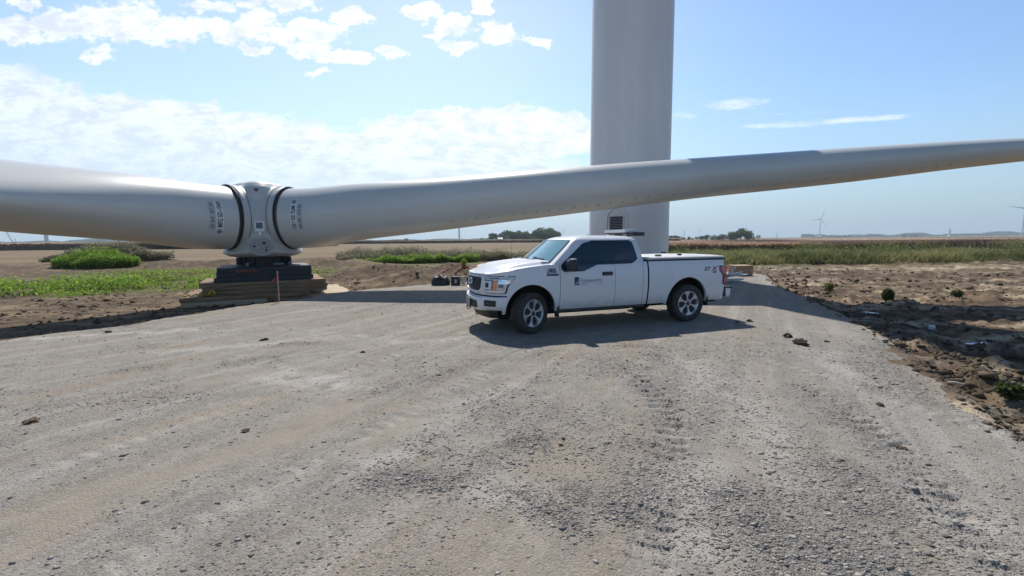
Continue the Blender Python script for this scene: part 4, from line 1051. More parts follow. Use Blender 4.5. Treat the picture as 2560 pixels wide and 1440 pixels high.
    for s in (-1, 1):
        b = MB(); b.tube([(-.92, s*.38, .44), (-.96, s*.38, .40), (-.94, s*.38, .36), (-.88, s*.38, .37)], .012, 6); b.build('tow_hook', M_blackp, root)
    # ---- underbody, steps, axles
    b = MB(); b.box((1.9, 0, .42), (5.0, 1.25, .16)); b.box((1.55, 0, .33), (2.0, .9, .10)); b.box((2.95, .25, .35), (.5, .5, .18)); b.box((4.45, 0, .40), (.5, 1.3, .1)); b.build('underbody', M_blk, root)
    b = MB(); b.tube([(3.683, -.75, .40), (3.683, .75, .40)], .05, 8); b.lathe([(0, -.16), (.12, -.1), (.15, 0), (.12, .1), (0, .16)], 12, c=(3.683, 0, .40), axis='Y'); b.tube([(0, -.7, .36), (0, .7, .36)], .04, 8); b.build('axle', M_blk, root)
    for s in (-1, 1):
        b = MB(); b.box((1.56, s*.90, .415), (2.0, .08, .055)); b.build('sill', mat('sill_black', (.03, .035, .04), .6), root, bevel=.012)
        b = MB(); b.box((.57, s*.88, .40), (.05, .13, .22)); b.box((4.21, s*.88, .44), (.04, .15, .24)); b.build('mud_flap', M_blackp, root, bevel=.01)
    b = MB(); b.tube([(4.0, .3, .38), (4.5, .35, .36), (4.72, .35, .38)], .035, 8); b.build('exhaust_pipe', M_steel, root)
    # ---- wheels
    M_tyre = mat('tyre_rubber', (.028, .028, .03), .82, var=.5, vscale=5, col2=(.055, .05, .045), bump=.35, bscale=60)
    M_rim = mat('machined_alloy', (.50, .52, .56), .28, metal=.55, spec=.6)
    M_pocket = mat('rim_pocket', (.045, .05, .06), .45)
    def wheel(x, y, steer, spin):
        s = -1 if y < 0 else 1
        w = bpy.data.objects.new('wheel', None); COL.objects.link(w); w.parent = root; w.location = (x, y, .402); w.rotation_euler = (0, 0, steer)
        b = MB()
        pr = [(.262, .11), (.285, .128), (.325, .137), (.365, .134), (.388, .120), (.398, .100), (.404, .085)]
        tread = [(.404, .085), (.404, .062), (.394, .060), (.394, .050), (.405, .048), (.406, .012), (.396, .010), (.396, -.010), (.406, -.012), (.405, -.048), (.394, -.050), (.394, -.060), (.404, -.062)]
        prof = pr[:-1]+tread+[(r_, -h_) for r_, h_ in pr[::-1]]
        b.lathe(prof, 72, 0, 'Y'); ty = b.build('tyre', M_tyre, w, smooth=34)
        b = MB()
        for k in range(60):                                   # shoulder blocks
            a = 2*math.pi*k/60
            for q in (-1, 1): b.box((.400*math.cos(a), q*.092, .400*math.sin(a)), (.014, .034, .026), 0, mat=Matrix.Rotation(-a, 3, 'Y'))
        b.build('tread_block', M_tyre, ty)
        b = MB(); b.lathe([(.262, s*.108), (.272, s*.118), (.262, s*.123), (.250, s*.112), (.243, s*.085), (.235, s*.02), (.235, -s*.1)], 64, 0, 'Y'); rim = b.build('rim', M_rim, w, smooth=40)
        b = MB(); b.lathe([(.243, s*.060), (.20, s*.045), (.08, s*.055), (0, s*.06)], 48, 0, 'Y')
        for k in range(6):
            a = spin+math.pi/6+k*math.pi/3                      # raised dark rib inside each pocket
            ca, sa = math.cos(a), math.sin(a)
            V = []
            for rr_, hw, h_ in ((.055, .006, .085), (.14, .014, .078), (.238, .028, .070)):
                for q, hh in ((-1, -.03), (-.3, 0), (.3, 0), (1, -.03)): V.append((rr_*ca-q*hw*sa, s*(h_+hh), rr_*sa+q*hw*ca))
            b.add(V, [(4*i+j, 4*i+j+1, 4*i+j+5, 4*i+j+4) for i in range(2) for j in range(3)])
        b.build('rim_well', M_pocket, w, smooth=35)
        b = MB()
        for k in range(6):
            a = spin+k*math.pi/3; ca, sa = math.cos(a), math.sin(a); V = []
            for rr_, hw, h_ in ((.040, .021, .104), (.09, .0165, .101), (.14, .017, .104), (.18, .025, .108), (.215, .042, .111), (.238, .064, .113), (.256, .074, .116)):
                cc = -.5*hw*hw/max(rr_, .05) if rr_ > .2 else 0
                for q, hh in ((-1.12, -.035), (-1, 0), (-.35, .002), (.35, .002), (1, 0), (1.12, -.035)):
                    bend = (math.sqrt(max(.0001, rr_*rr_-(hw*q)**2)) if rr_ > .2 else rr_); V.append((bend*ca-q*hw*sa, s*(h_+hh), bend*sa+q*hw*ca))
            b.add(V, [(6*i+j, 6*i+j+1, 6*i+j+7, 6*i+j+6) for i in range(6) for j in range(5)])
        b.build('spokes', M_rim, w, smooth=30)
        b = MB(); b.lathe([(.046, s*.075), (.046, s*.106), (.034, s*.114), (0, s*.115)], 24, 0, 'Y'); b.build('hub_cap', mat('hub_cap_navy', (.03, .035, .06), .35), w, smooth=40)
        b = MB()
        for k in range(6):
            a = spin+math.pi/6+k*math.pi/3; b.lathe([(.009, s*.07), (.009, s*.098), (0, s*.10)], 8, 0, 'Y', c=(.072*math.cos(a), 0, .072*math.sin(a)))
        b.build('wheel_nuts', M_chrome, w)
    for x, sp in ((0, .25), (3.683, R(97))):
        for y in (-.855, .855): wheel(x, y, R(24) if x == 0 else 0, sp+(0 if y < 0 else .3))
    # ---- doors details
    M_handle = mat('handle_dark', (.035, .04, .05), .5)
    for s in (-1, 1):
        b = MB(); b.box((1.65, s*(sidey(1.12)+.004), 1.12), (.235, .03, .075)); b.build('handle_recess', M_gap, root, bevel=.012)
        b = MB(); b.box((1.65, s*(sidey(1.12)+.028), 1.122), (.215, .022, .05)); b.build('door_handle', M_handle, root, bevel=.01)
    # mirrors
    for s in (-1, 1):
        mr = bpy.data.objects.new('wing_mirror', None); COL.objects.link(mr); mr.parent = root; mr.location = (.80, s*1.09, 1.32)
        b = MB(); P = []
        for q, w_, h_ in ((-.09, .06, .07), (-.06, .105, .105), (0, .125, .125), (.055, .125, .125), (.07, .12, .12)):
            P.append([(q-.02*abs(math.sin(a)), s*w_*math.copysign(abs(math.cos(a))**.55, math.cos(a)), h_*math.copysign(abs(math.sin(a))**.55, math.sin(a))) for a in [2*math.pi*k/28 for k in range(29)]])
        b.grid(P); b.add(P[0][:-1], [tuple(range(28))]); b.add(P[-1][:-1], [tuple(range(28))]); b.build('mirror_shell', mat('mirror_black', (.022, .024, .028), .45), mr, smooth=50, merge=.0005)
        b = MB(); b.grid([[(.073, s*(-.10+.2*j/4), -.095+.19*i/4) for j in range(5)] for i in range(5)]); b.build('mirror_glass', M_chrome, mr)
        b = MB(); P = [[(q, s*(.10*math.cos(a)), .10+.028*math.sin(a)) for a in [math.pi*k/10 for k in range(11)]] for q in (-.07, -.03, .05)]; b.grid(P); b.build('mirror_cap', M_chrome if False else mat('mirror_cap_silver', (.55, .56, .58), .3, metal=.6), mr, smooth=60)
        b = MB(); b.tube([(.0, -s*.05, -.05), (-.02, -s*.16, -.07)], [.035, .05], 8); b.build('mirror_arm', M_blackp, mr)
    # fuel flap on the near bed side
    def ring_on_side(name, cx, cz, rx, rz, w, m_, off=.0025):
        b = MB(); n = 40; V = []
        for k in range(n):
            a = 2*math.pi*k/n
            for q in (1-w, 1): x = cx+rx*q*math.copysign(abs(math.cos(a))**.8, math.cos(a)); z = cz+rz*q*math.copysign(abs(math.sin(a))**.8, math.sin(a)); V.append((x, -(sidey(z)+off), z))
        b.add(V, [(2*k, 2*k+1, (2*k+3) % (2*n), (2*k+2) % (2*n)) for k in range(n)]); b.build(name, m_, root, recalc=True)
    ring_on_side('fuel_flap', 3.16, 1.085, .085, .095, .045, mat('seam_grey', (.30, .32, .36), .6))
    # ---- bed: cover, rails, lamps, tailgate, rear bumper
    b = MB(); b.box((3.67, 0, 1.352), (2.04, 1.83, .035)); b.build('bed_rail', mat('rail_black', (.018, .02, .035), .6), root, bevel=.006)
    M_alu = mat('aluminium_cover', (.60, .61, .62), .42, metal=.35, var=.08, vscale=6, bump=.5, bscale=90)
    b = MB()
    for x0, x1 in ((2.655, 3.945), (3.96, 4.685)):
        P = []
        for x in np.linspace(x0, x1, 6):
            e = .0
            P.append([(x, y, z+.018*math.exp(-((x-3.9)/.45)**2)*(1-abs(y)/.92)) for y, z in ((-.905, 1.372), (-.905, 1.402), (-.875, 1.420), (-.5, 1.432), (0, 1.438), (.5, 1.432), (.875, 1.420), (.905, 1.402), (.905, 1.372))])
        b.grid(P); b.add(P[0], [tuple(range(9))]); b.add(P[-1], [tuple(range(9))[::-1]])
    cv = b.build('bed_cover', M_alu, root, smooth=25)
    b = MB()
    for k in range(58):
        x = 2.72+1.93*k/57
        if abs(x-3.953) < .03: continue
        b.box((x, -.9055, 1.388), (.012, .006, .024), 0, mat=Matrix.Rotation(R(28 if k % 2 else 28), 3, 'Y'))
    b.build('tread_pattern', mat('tread_dark', (.12, .16, .28), .5), cv)
    for x, y, w_ in ((3.05, -.72, .13), (2.85, -.25, .10), (2.95, -.1, .07), (3.75, -.55, .08), (2.8, .3, .08), (4.35, .78, .14)):
        b = MB(); b.box((x, y, 1.455), (w_, .06, .035)); b.build('cover_latch', M_blackp, cv, bevel=.008)
    M_red = mat('tail_lamp_red', (.60, .012, .03), .22, coat=1.); M_redd = mat('tail_lamp_dark', (.16, .008, .03), .3, coat=1.); M_pink2 = mat('tail_lamp_bright', (.80, .30, .34), .3)
    for s in (-1, 1):
        def sp(poly, off, m_, nm, par=root):
            b = MB(); b.add([(x, s*(sidey(z)+off-.012*sm(x, 4.60, 4.70)), z) for x, z in poly], [tuple(range(len(poly)))]); return b.build(nm, m_, par, smooth=0)
        tl = sp([(4.495, 1.205), (4.495, 1.09), (4.585, .98), (4.585, .795), (4.60, .785), (4.70, .79), (4.712, 1.20)], .004, M_gap, 'tail_lamp')
        sp([(4.51, 1.188), (4.51, 1.095), (4.598, .985), (4.598, .80), (4.70, .803), (4.71, 1.188)], .007, M_redd, 'lamp_base', tl)
        sp([(4.55, 1.178), (4.55, 1.12), (4.63, 1.035), (4.705, 1.035), (4.71, 1.178)], .010, M_pink2, 'light_guide', tl)
        sp([(4.575, 1.165), (4.575, 1.125), (4.64, 1.055), (4.707, 1.055), (4.712, 1.165)], .012, M_red, 'brake_lamp', tl)
        sp([(4.63, .99), (4.63, .955), (4.70, .955), (4.70, .99)], .012, M_red, 'reverse_lamp', tl)
        sp([(4.628, .925), (4.628, .815), (4.70, .817), (4.70, .925)], .010, M_pink2, 'light_guide', tl)
        sp([(4.645, .91), (4.645, .83), (4.70, .832), (4.70, .91)], .012, M_red, 'lower_lamp', tl)
        b = MB(); b.box((4.708, s*.90, .995), (.03, .10, .40)); b.build('lamp_rear', M_red, tl, bevel=.006)
    b = MB(); b.box((4.715, 0, 1.0), (.02, 1.55, .60)); b.box((4.728, 0, 1.12), (.012, .25, .07), 0); b.build('tailgate', M_paint, root, bevel=.006)
    b = MB(); P = []
    for j in range(25):
        f = -1+2*j/24; xx = 4.885-.04*abs(f)**4; yy = .965*f
        P.append([(4.72, yy, .50), (xx-.05, yy, .49), (xx-.01, yy, .53), (xx, yy, .66), (xx-.02, yy, .685), (4.70, yy, .69)])
    b.grid(P); b.add(P[0], [tuple(range(6))]); b.add(P[-1], [tuple(range(6))[::-1]]); rb = b.build('rear_bumper', M_paint, root, smooth=40)
    b = MB(); b.box((4.79, 0, .70), (.20, 1.93, .045)); b.box((4.885, 0, .69), (.02, 1.75, .05)); b.build('bumper_pad', M_blackp, rb, bevel=.008)
    # ---- amber beacon bar on the roof
    lb = bpy.data.objects.new('light_bar', None); COL.objects.link(lb); lb.parent = root; lb.location = (2.56, .03, 1.862)
    b = MB(); b.box((0, -.02, .125), (.32, .84, .065)); b.build('lens', mat('bar_lens', (.66, .68, .68), .3, coat=.5), lb, bevel=.016)
    b = MB(); b.box((0, -.02, .078), (.28, .80, .03)); b.box((.06, -.52, .055), (.30, .24, .085)); b.build('base', mat('bar_base', (.03, .035, .045), .5), lb, bevel=.008)
    for y in (-.42, .40): b = MB(); b.box((0, y, .032), (.16, .09, .075)); b.build('foot', M_decal, lb, bevel=.01)
    # ---- lettering on the near side
    def side_text(body, size, x, z, m_, bold=0, shear=0, sx=1., off=.004, spacing=1., name='lettering'):
        V, F = text_mesh(body, size, bold, shear, spacing); b = MB()
        b.add([(x+v[0]*sx, -(sidey(z+v[1])+off), z+v[1]) for v in V], F); return b.build(name, m_, root, smooth=0, recalc=False)
    M_txt = mat('navy_vinyl', (.015, .025, .11), .5); M_txtl = mat('slate_vinyl', (.17, .21, .30), .55)
    side_text('1805', .108, .325, 1.182, M_txt, .004, sx=.88)
    b = MB()
    b.box((.43, -(sidey(1.145)+.006), 1.133), (.27, .008, .034)); b.build('fender_badge', mat('badge_navy', (.02, .03, .09), .35), root, bevel=.003)
    side_text('FREE Y LIGHTS', .034, .315, 1.158, M_txtl, .001)
    b = MB(); b.box((.285, -(sidey(1.145)+.007), 1.134), (.05, .009, .045)); b.build('fender_badge', M_chrome, root, bevel=.003)
    # square logo: blue block cut by a pale sail and lines
    def side_poly(poly, m_, nm, off=.004):
        b = MB(); b.add([(x, -(sidey(z)+off), z) for x, z in poly], [tuple(range(len(poly)))]); b.build(nm, m_, root, smooth=0, recalc=False)
    x0, z0, w_, h_ = .905, .915, .105, .16
    side_poly([(x0, z0), (x0+w_*.75, z0), (x0+w_, z0+h_*.02), (x0+w_, z0+h_), (x0, z0+h_)], M_txt, 'logo_block')
    side_poly([(x0+w_*.12, z0+h_*.12), (x0+w_, z0+h_*.28), (x0+w_, z0+h_*.99)], M_txtl, 'logo_sail', .0055)
    for k in range(3): side_poly([(x0+w_*.1, z0+h_*(.13+.07*k)), (x0+w_, z0+h_*(.18+.09*k)), (x0+w_, z0+h_*(.205+.09*k)), (x0+w_*.1, z0+h_*(.145+.07*k))], M_decal, 'logo_line', .007)
    side_text('Farnsworth', .122, 1.035, .962, M_txtl, .0, sx=.86, spacing=.97)
    side_text('GROUP', .040, 1.045, .915, M_txtl, 0, spacing=1.25)
    side_poly([(1.36, .917), (1.54, .919), (1.54, .925), (1.36, .923)], M_txtl, 'logo_line')
    t1 = side_text('ST', .115, 4.07, 1.105, mat('badge_slate', (.07, .085, .11), .4), .004, .35, sx=1.35, spacing=.9)
    side_text('X', .115, 4.285, 1.105, mat('badge_red', (.42, .06, .08), .4), .006, .35, sx=1.45)
    side_text('4X4', .045, 4.30, 1.052, mat('black_vinyl', (.02, .022, .03), .5), .003, .2, sx=1.3)
    # interior glimpse: seats are behind opaque tint, so only the reflection shows
    return root
build_truck()

# ------------------------------------------------------------------ plants
M_leaf = tint_mat('leaf', .7, spec=.25, trans=.5)
M_dry = tint_mat('dry_stalk', .9, spec=.1, trans=.72)
def blades(name, X, Y, H, Wd, tint, material, lean=.35, seed=1, leafy=False, z=None):
    """one bent, tapering blade (2 quads) per position, or a leaf on a hidden stalk height when leafy"""
    r = np.random.default_rng(seed); n = len(X); Z = gz(X, Y) if z is None else z
    a = r.random(n)*6.283; c, s = np.cos(a), np.sin(a); la = r.random(n)*6.283; L = lean*H*r.random(n)
    lx, ly = np.cos(la)*L, np.sin(la)*L
    if leafy:       # broad leaves floating at all heights of the clump
        h0 = H*r.random(n)**.7; sz = Wd
        d = r.normal(0, 1, (n, 3)); d /= np.linalg.norm(d, axis=1, keepdims=True); d[:, 2] = d[:, 2]*.5+.25
        e = np.stack([-d[:, 1], d[:, 0], r.normal(0, .4, n)], 1); e /= np.linalg.norm(e, axis=1, keepdims=True)
        P = np.stack([X, Y, Z+h0], 1); V = np.stack([P-d*sz[:, None], P+e*sz[:, None]*.45, P+d*sz[:, None], P-e*sz[:, None]*.45], 1).reshape(-1, 3)
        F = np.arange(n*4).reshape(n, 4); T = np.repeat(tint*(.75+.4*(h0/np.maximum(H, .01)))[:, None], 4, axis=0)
        return np_mesh(name, V, F, material, attr={'tint': T})
    B = np.stack([X, Y, Z-.02], 1); M_ = B+np.stack([lx*.35, ly*.35, H*.55], 1); Tp = B+np.stack([lx, ly, H], 1)
    w = np.stack([c*Wd, s*Wd, 0*Wd], 1)
    V = np.stack([B-w, B+w, M_-w*.8, M_+w*.8, Tp-w*.15, Tp+w*.15], 1).reshape(-1, 3); k = np.arange(n)[:, None]*6
    F = np.concatenate([k+np.array([[0, 1, 3, 2]]), k+np.array([[2, 3, 5, 4]])])
    return np_mesh(name, V, F, material, attr={'tint': np.repeat(tint, 6, axis=0)})
def tints(n, c0, c1, seed, jit=.15):
    r = np.random.default_rng(seed); t = r.random((n, 1)); c = np.array(c0)*(1-t)+np.array(c1)*t
    return np.clip(c*(1+r.normal(0, jit, (n, 1))), 0.005, 1)
def region(n, x0, x1, y0, y1, dens, seed):
    r = np.random.default_rng(seed); x = r.uniform(x0, x1, n); y = r.uniform(y0, y1, n); k = r.random(n) < dens(x, y); return x[k], y[k]

GRN = ((.12, .24, .022), (.30, .44, .055)); OLV = ((.10, .12, .045), (.23, .235, .10)); GRY = ((.12, .13, .075), (.25, .235, .15)); TAN = ((.20, .13, .07), (.36, .25, .14))
def build_plants():
    # bright weeds left, in front of the field
    def d1(x, y):
        c = 20.6+.45*(x+22); return sstep(fbm(x*.5, y*.5, 4, 201), .31, .46)*np.exp(-((y-c)/3.2)**2)*sstep(x, -11.0, -13.2)
    x, y = region(210000, -36, -10, 12, 34, d1, 1); n = len(x); hh = (.06+.62*sstep(fbm(x*.9, y*.9, 4, 207), .35, .7))*(.4+.8*rng.random(n))
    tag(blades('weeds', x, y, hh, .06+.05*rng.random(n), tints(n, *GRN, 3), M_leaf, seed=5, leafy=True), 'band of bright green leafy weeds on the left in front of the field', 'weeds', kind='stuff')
    x, y = region(26000, -36, -10, 13, 33, lambda x, y: d1(x, y)*.8, 2); n = len(x)
    tag(blades('grass', x, y, .10+.30*rng.random(n), .012+.010*rng.random(n), tints(n, (.16, .24, .05), (.32, .34, .12), 4), M_leaf, seed=6), 'thin grass stems among the bright weeds on the left', 'grass', kind='stuff')
    # mound of weeds, far left
    def clump(name, cx, cy, sx, sy, n, h0, h1, cols, lab, seed, w=.09, leafy=True, cat='weeds', edge=.35):
        r = np.random.default_rng(seed); x = r.uniform(cx-sx, cx+sx, n*2); y = r.uniform(cy-sy, cy+sy, n*2)
        e = ((x-cx)/sx)**2+((y-cy)/sy)**2; k = e < .45+1.1*edge*2*fbm(x*.9, y*.9, 3, seed); x, y, e = x[k][:n], y[k][:n], e[k][:n]
        h = h0+(h1-h0)*fbm(x*.7, y*.7, 4, seed+3)*(1.25-.6*e)
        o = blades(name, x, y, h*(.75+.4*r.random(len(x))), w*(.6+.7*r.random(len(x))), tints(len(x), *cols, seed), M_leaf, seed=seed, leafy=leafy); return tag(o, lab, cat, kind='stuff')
    clump('weeds', -34.6, 37.0, 3.3, 1.7, 17000, .0, 1.9, GRN, 'bright green weed thicket on the low mound at far left', 31, edge=.5)
    clump('weeds', -37.5, 41.0, 6.2, 2.8, 22000, .0, 1.7, GRY, 'grey-green weeds topping the low mound behind the bright thicket', 37, w=.10)
    clump('weeds', -8.5, 45.0, 10.5, 3.4, 30000, .2, 1.7, GRY, 'grey-green weeds between the rotor hub and the field', 41, w=.10)
    clump('weeds', -10.5, 41.5, 5.2, 1.2, 11000, .0, 1.25, GRN, 'long bright green weed patch right of the rotor hub', 43, w=.09, edge=.22)
    clump('weeds', -5.2, 42.0, 2.6, 1.0, 6000, .0, 1.2, GRN, 'shorter bright weed patch above the slumped black bag', 45, w=.09, edge=.22)
    clump('weeds', 3.0, 45.5, 7.0, 2.6, 12000, .1, 1.5, GRY, 'thin grey-green weeds behind the front of the pickup', 47, w=.10)
    clump('grass', -21, 30.0, 8.0, 2.2, 9000, .0, .45, ((.16, .24, .04), (.34, .40, .09)), 'scattered yellow-green tufts on the dark soil left of the mats', 49, w=.05, cat='grass', edge=.12)
    # tall grassy band right
    def d2(x, y):
        c0 = 33.5-.05*(x-20); return sstep(y, c0, c0+.8)*sstep(y, c0+19, c0+11)*sstep(x, 12.0, 15.5)*(.35+.65*sstep(fbm(x*.35, y*.35, 4, 221), .3, .55))
    x, y = region(330000, 11, 72, 31, 55, d2, 8); n = len(x); hh = (.18+.85*sstep(fbm(x*.3, y*.4, 4, 227), .3, .7))*(.4+.7*rng.random(n)); g_ = sstep(fbm(x*.3, y*.5, 4, 229), .38, .62)[:, None]
    t = tints(n, *OLV, 9)*(1-g_)+tints(n, (.20, .21, .075), (.38, .36, .17), 10)*g_
    tag(blades('tall_grass', x, y, hh, .011+.016*rng.random(n), t, M_leaf, seed=12, lean=1.1), 'tall olive green grass along the far side of the dug ground at right', 'grass', kind='stuff')
    x, y = region(150000, 11, 72, 31, 55, lambda x, y: d2(x, y)*sstep(fbm(x*.4, y*.4, 4, 231), .42, .56), 14); n = len(x); hh = (.2+1.5*sstep(fbm(x*.45, y*.45, 4, 233), .35, .75))
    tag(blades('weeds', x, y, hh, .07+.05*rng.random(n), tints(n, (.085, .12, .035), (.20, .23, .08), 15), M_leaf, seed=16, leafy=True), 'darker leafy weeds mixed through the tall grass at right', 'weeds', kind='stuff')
    # standing dry crops: a solid body with a ragged skin of stalks
    def crop(name, lab, x0, x1, y0f, y1, h, cols, n, seed, w=.05):
        r = np.random.default_rng(seed); x = r.uniform(x0, x1, n); y = y0f(x)+(y1-y0f(x))*r.random(n)**2.6
        o = blades(name, x, y, h*(.8+.35*r.random(n)), w*(.7+.7*r.random(n))*(1+y/90), tints(n, *cols, seed), M_dry, seed=seed, lean=.4); tag(o, lab, 'dry crop', kind='stuff')
    crop('standing_crop', 'reddish brown standing crop behind the tall grass at right', 20, 150, lambda x: 58+0*x+4*np.sin(x*.12), 130, 1.45, ((.40, .275, .21), (.60, .46, .36)), 90000, 61, .06)
    crop('standing_crop', 'strip of dark dry corn along the far edge of the stubble field at left', -300, -78, lambda x: 140+0*x, 200, 2.15, ((.36, .275, .20), (.54, .42, .32)), 90000, 67, .13)
    crop('standing_crop', 'thin line of dry corn on the horizon behind the rotor hub', -210, 110, lambda x: 300-.1*x, 380, 2.0, ((.34, .265, .20), (.50, .40, .31)), 40000, 71, .16)
    # little individual plants on the dug ground
    def bush(label, x, y, h, w, n, seed, cols=OLV, group='lone green plants on the dug ground'):
        r = np.random.default_rng(seed); z = gz1(x, y); p = r.normal(0, 1, (n, 3)); p /= np.linalg.norm(p, axis=1, keepdims=True); q = r.random((n, 1))**.4
        P = p*q*np.array([w, w, h*.5])+np.array([0, 0, h*.52]); P[:, 2] = np.maximum(P[:, 2], .02)
        d = p+r.normal(0, .5, (n, 3)); d /= np.linalg.norm(d, axis=1, keepdims=True); e = np.cross(d, r.normal(0, 1, (n, 3))); e /= np.linalg.norm(e, axis=1, keepdims=True)
        s = (.045*(.6+.8*r.random((n, 1)))); V = np.stack([P-d*s, P+e*s*.4, P+d*s, P-e*s*.4], 1).reshape(-1, 3)
        root = empty('small_plant', label, 'plant', (x, y, z), 0, group)
        np_mesh('foliage', V, np.arange(n*4).reshape(n, 4), M_leaf, attr={'tint': np.repeat(tints(n, *cols, seed), 4, axis=0)}, parent=root)
        b = MB()
        for k in range(7): a = r.random()*6.28; b.tube([(0, 0, -.03), (w*.5*math.cos(a), w*.5*math.sin(a), h*.8)], [.008, .004], 5)
        b.build('stem', M_lath, root)
    bush('round dark green bush standing at the edge of the long shadow at right', 12.15, 14.1, .42, .17, 800, 81, ((.06, .09, .025), (.14, .17, .06)))
    bush('small yellowish green plant on the sand left of the round bush', 11.9, 16.4, .34, .15, 350, 82, ((.13, .15, .03), (.26, .26, .08)))
    bush('low dark plant right of the round bush above the shadow edge', 15.2, 14.9, .30, .16, 350, 83, ((.06, .08, .03), (.13, .14, .06)))
    bush('tiny green plant on the earth heap behind the black bags', -2.5, 23.0, .42, .14, 250, 84, GRN)
    bush('green plant on the clod bank near the right edge of the photo', 5.9, 5.05, .20, .12, 300, 85, ((.05, .07, .025), (.11, .13, .05)))
    bush('small leafy sprig at the foot of the orange-ribboned stake', 9.5, 13.7, .14, .16, 200, 86)
build_plants()

# ------------------------------------------------------------------ far trees, turbines, sheds
def tree(label, x, y, h, w, seed, cols=((.035, .06, .022), (.09, .125, .045)), group='trees on the horizon', leaf=None, n=None, name='tree'):
    r = np.random.default_rng(seed); z = -.4; root = empty(name, label, 'tree', (x, y, z), r.random()*6.28, group)
    b = MB(); b.tube([(0, 0, 0), (.02*h*r.normal(), .0, h*.3), (0, .02*h, h*.62)], [h*.035, h*.024, h*.008], 7)
    for k in range(6): a = r.random()*6.28; b.tube([(0, 0, h*(.22+.05*k)), (w*.3*math.cos(a), w*.3*math.sin(a), h*(.45+.06*k))], [h*.014, h*.004], 5)
    b.build('trunk', mat('bark', (.09, .075, .06), .9) if 'bark' not in bpy.data.materials else bpy.data.materials['bark'], root)
    m = 11; C = np.stack([r.normal(0, .30, m)*w, r.normal(0, .30, m)*w, h*(.15+.63*r.random(m)**.8)], 1); taper = 1-.5*np.abs(C[:, 2:3]/h-.45); C[:, :2] *= taper
    S = (.24+.14*r.random(m))*min(h, w*1.3); n = int((n or 1500)*1.6); k = r.integers(0, m, n)
    p = r.normal(0, 1, (n, 3)); p /= np.linalg.norm(p, axis=1, keepdims=True); P = C[k]+p*(S[k]*(.55+.5*r.random(n)))[:, None]*np.array([1.1, 1.1, .85]); P[:, 2] = np.clip(P[:, 2], h*.06, None)
    s = (leaf or h*.045)*(.6+.8*r.random((n, 1))); e1 = r.normal(0, 1, (n, 3)); e1 /= np.linalg.norm(e1, axis=1, keepdims=True); e2 = np.cross(e1, r.normal(0, 1, (n, 3))); e2 /= np.linalg.norm(e2, axis=1, keepdims=True)
    V = np.stack([P-e1*s, P+e2*s*.7, P+e1*s, P-e2*s*.7], 1).reshape(-1, 3); T = tints(m, *cols, seed, .2)[k]*(.8+.4*r.random((n, 1)))
    np_mesh('crown', V, np.arange(n*4).reshape(n, 4), M_leaf, attr={'tint': np.repeat(T, 4, axis=0)}, parent=root)
def pxu(px): return (px-1280)/1093.
def at_px(px, dist): return pxu(px)*dist, dist
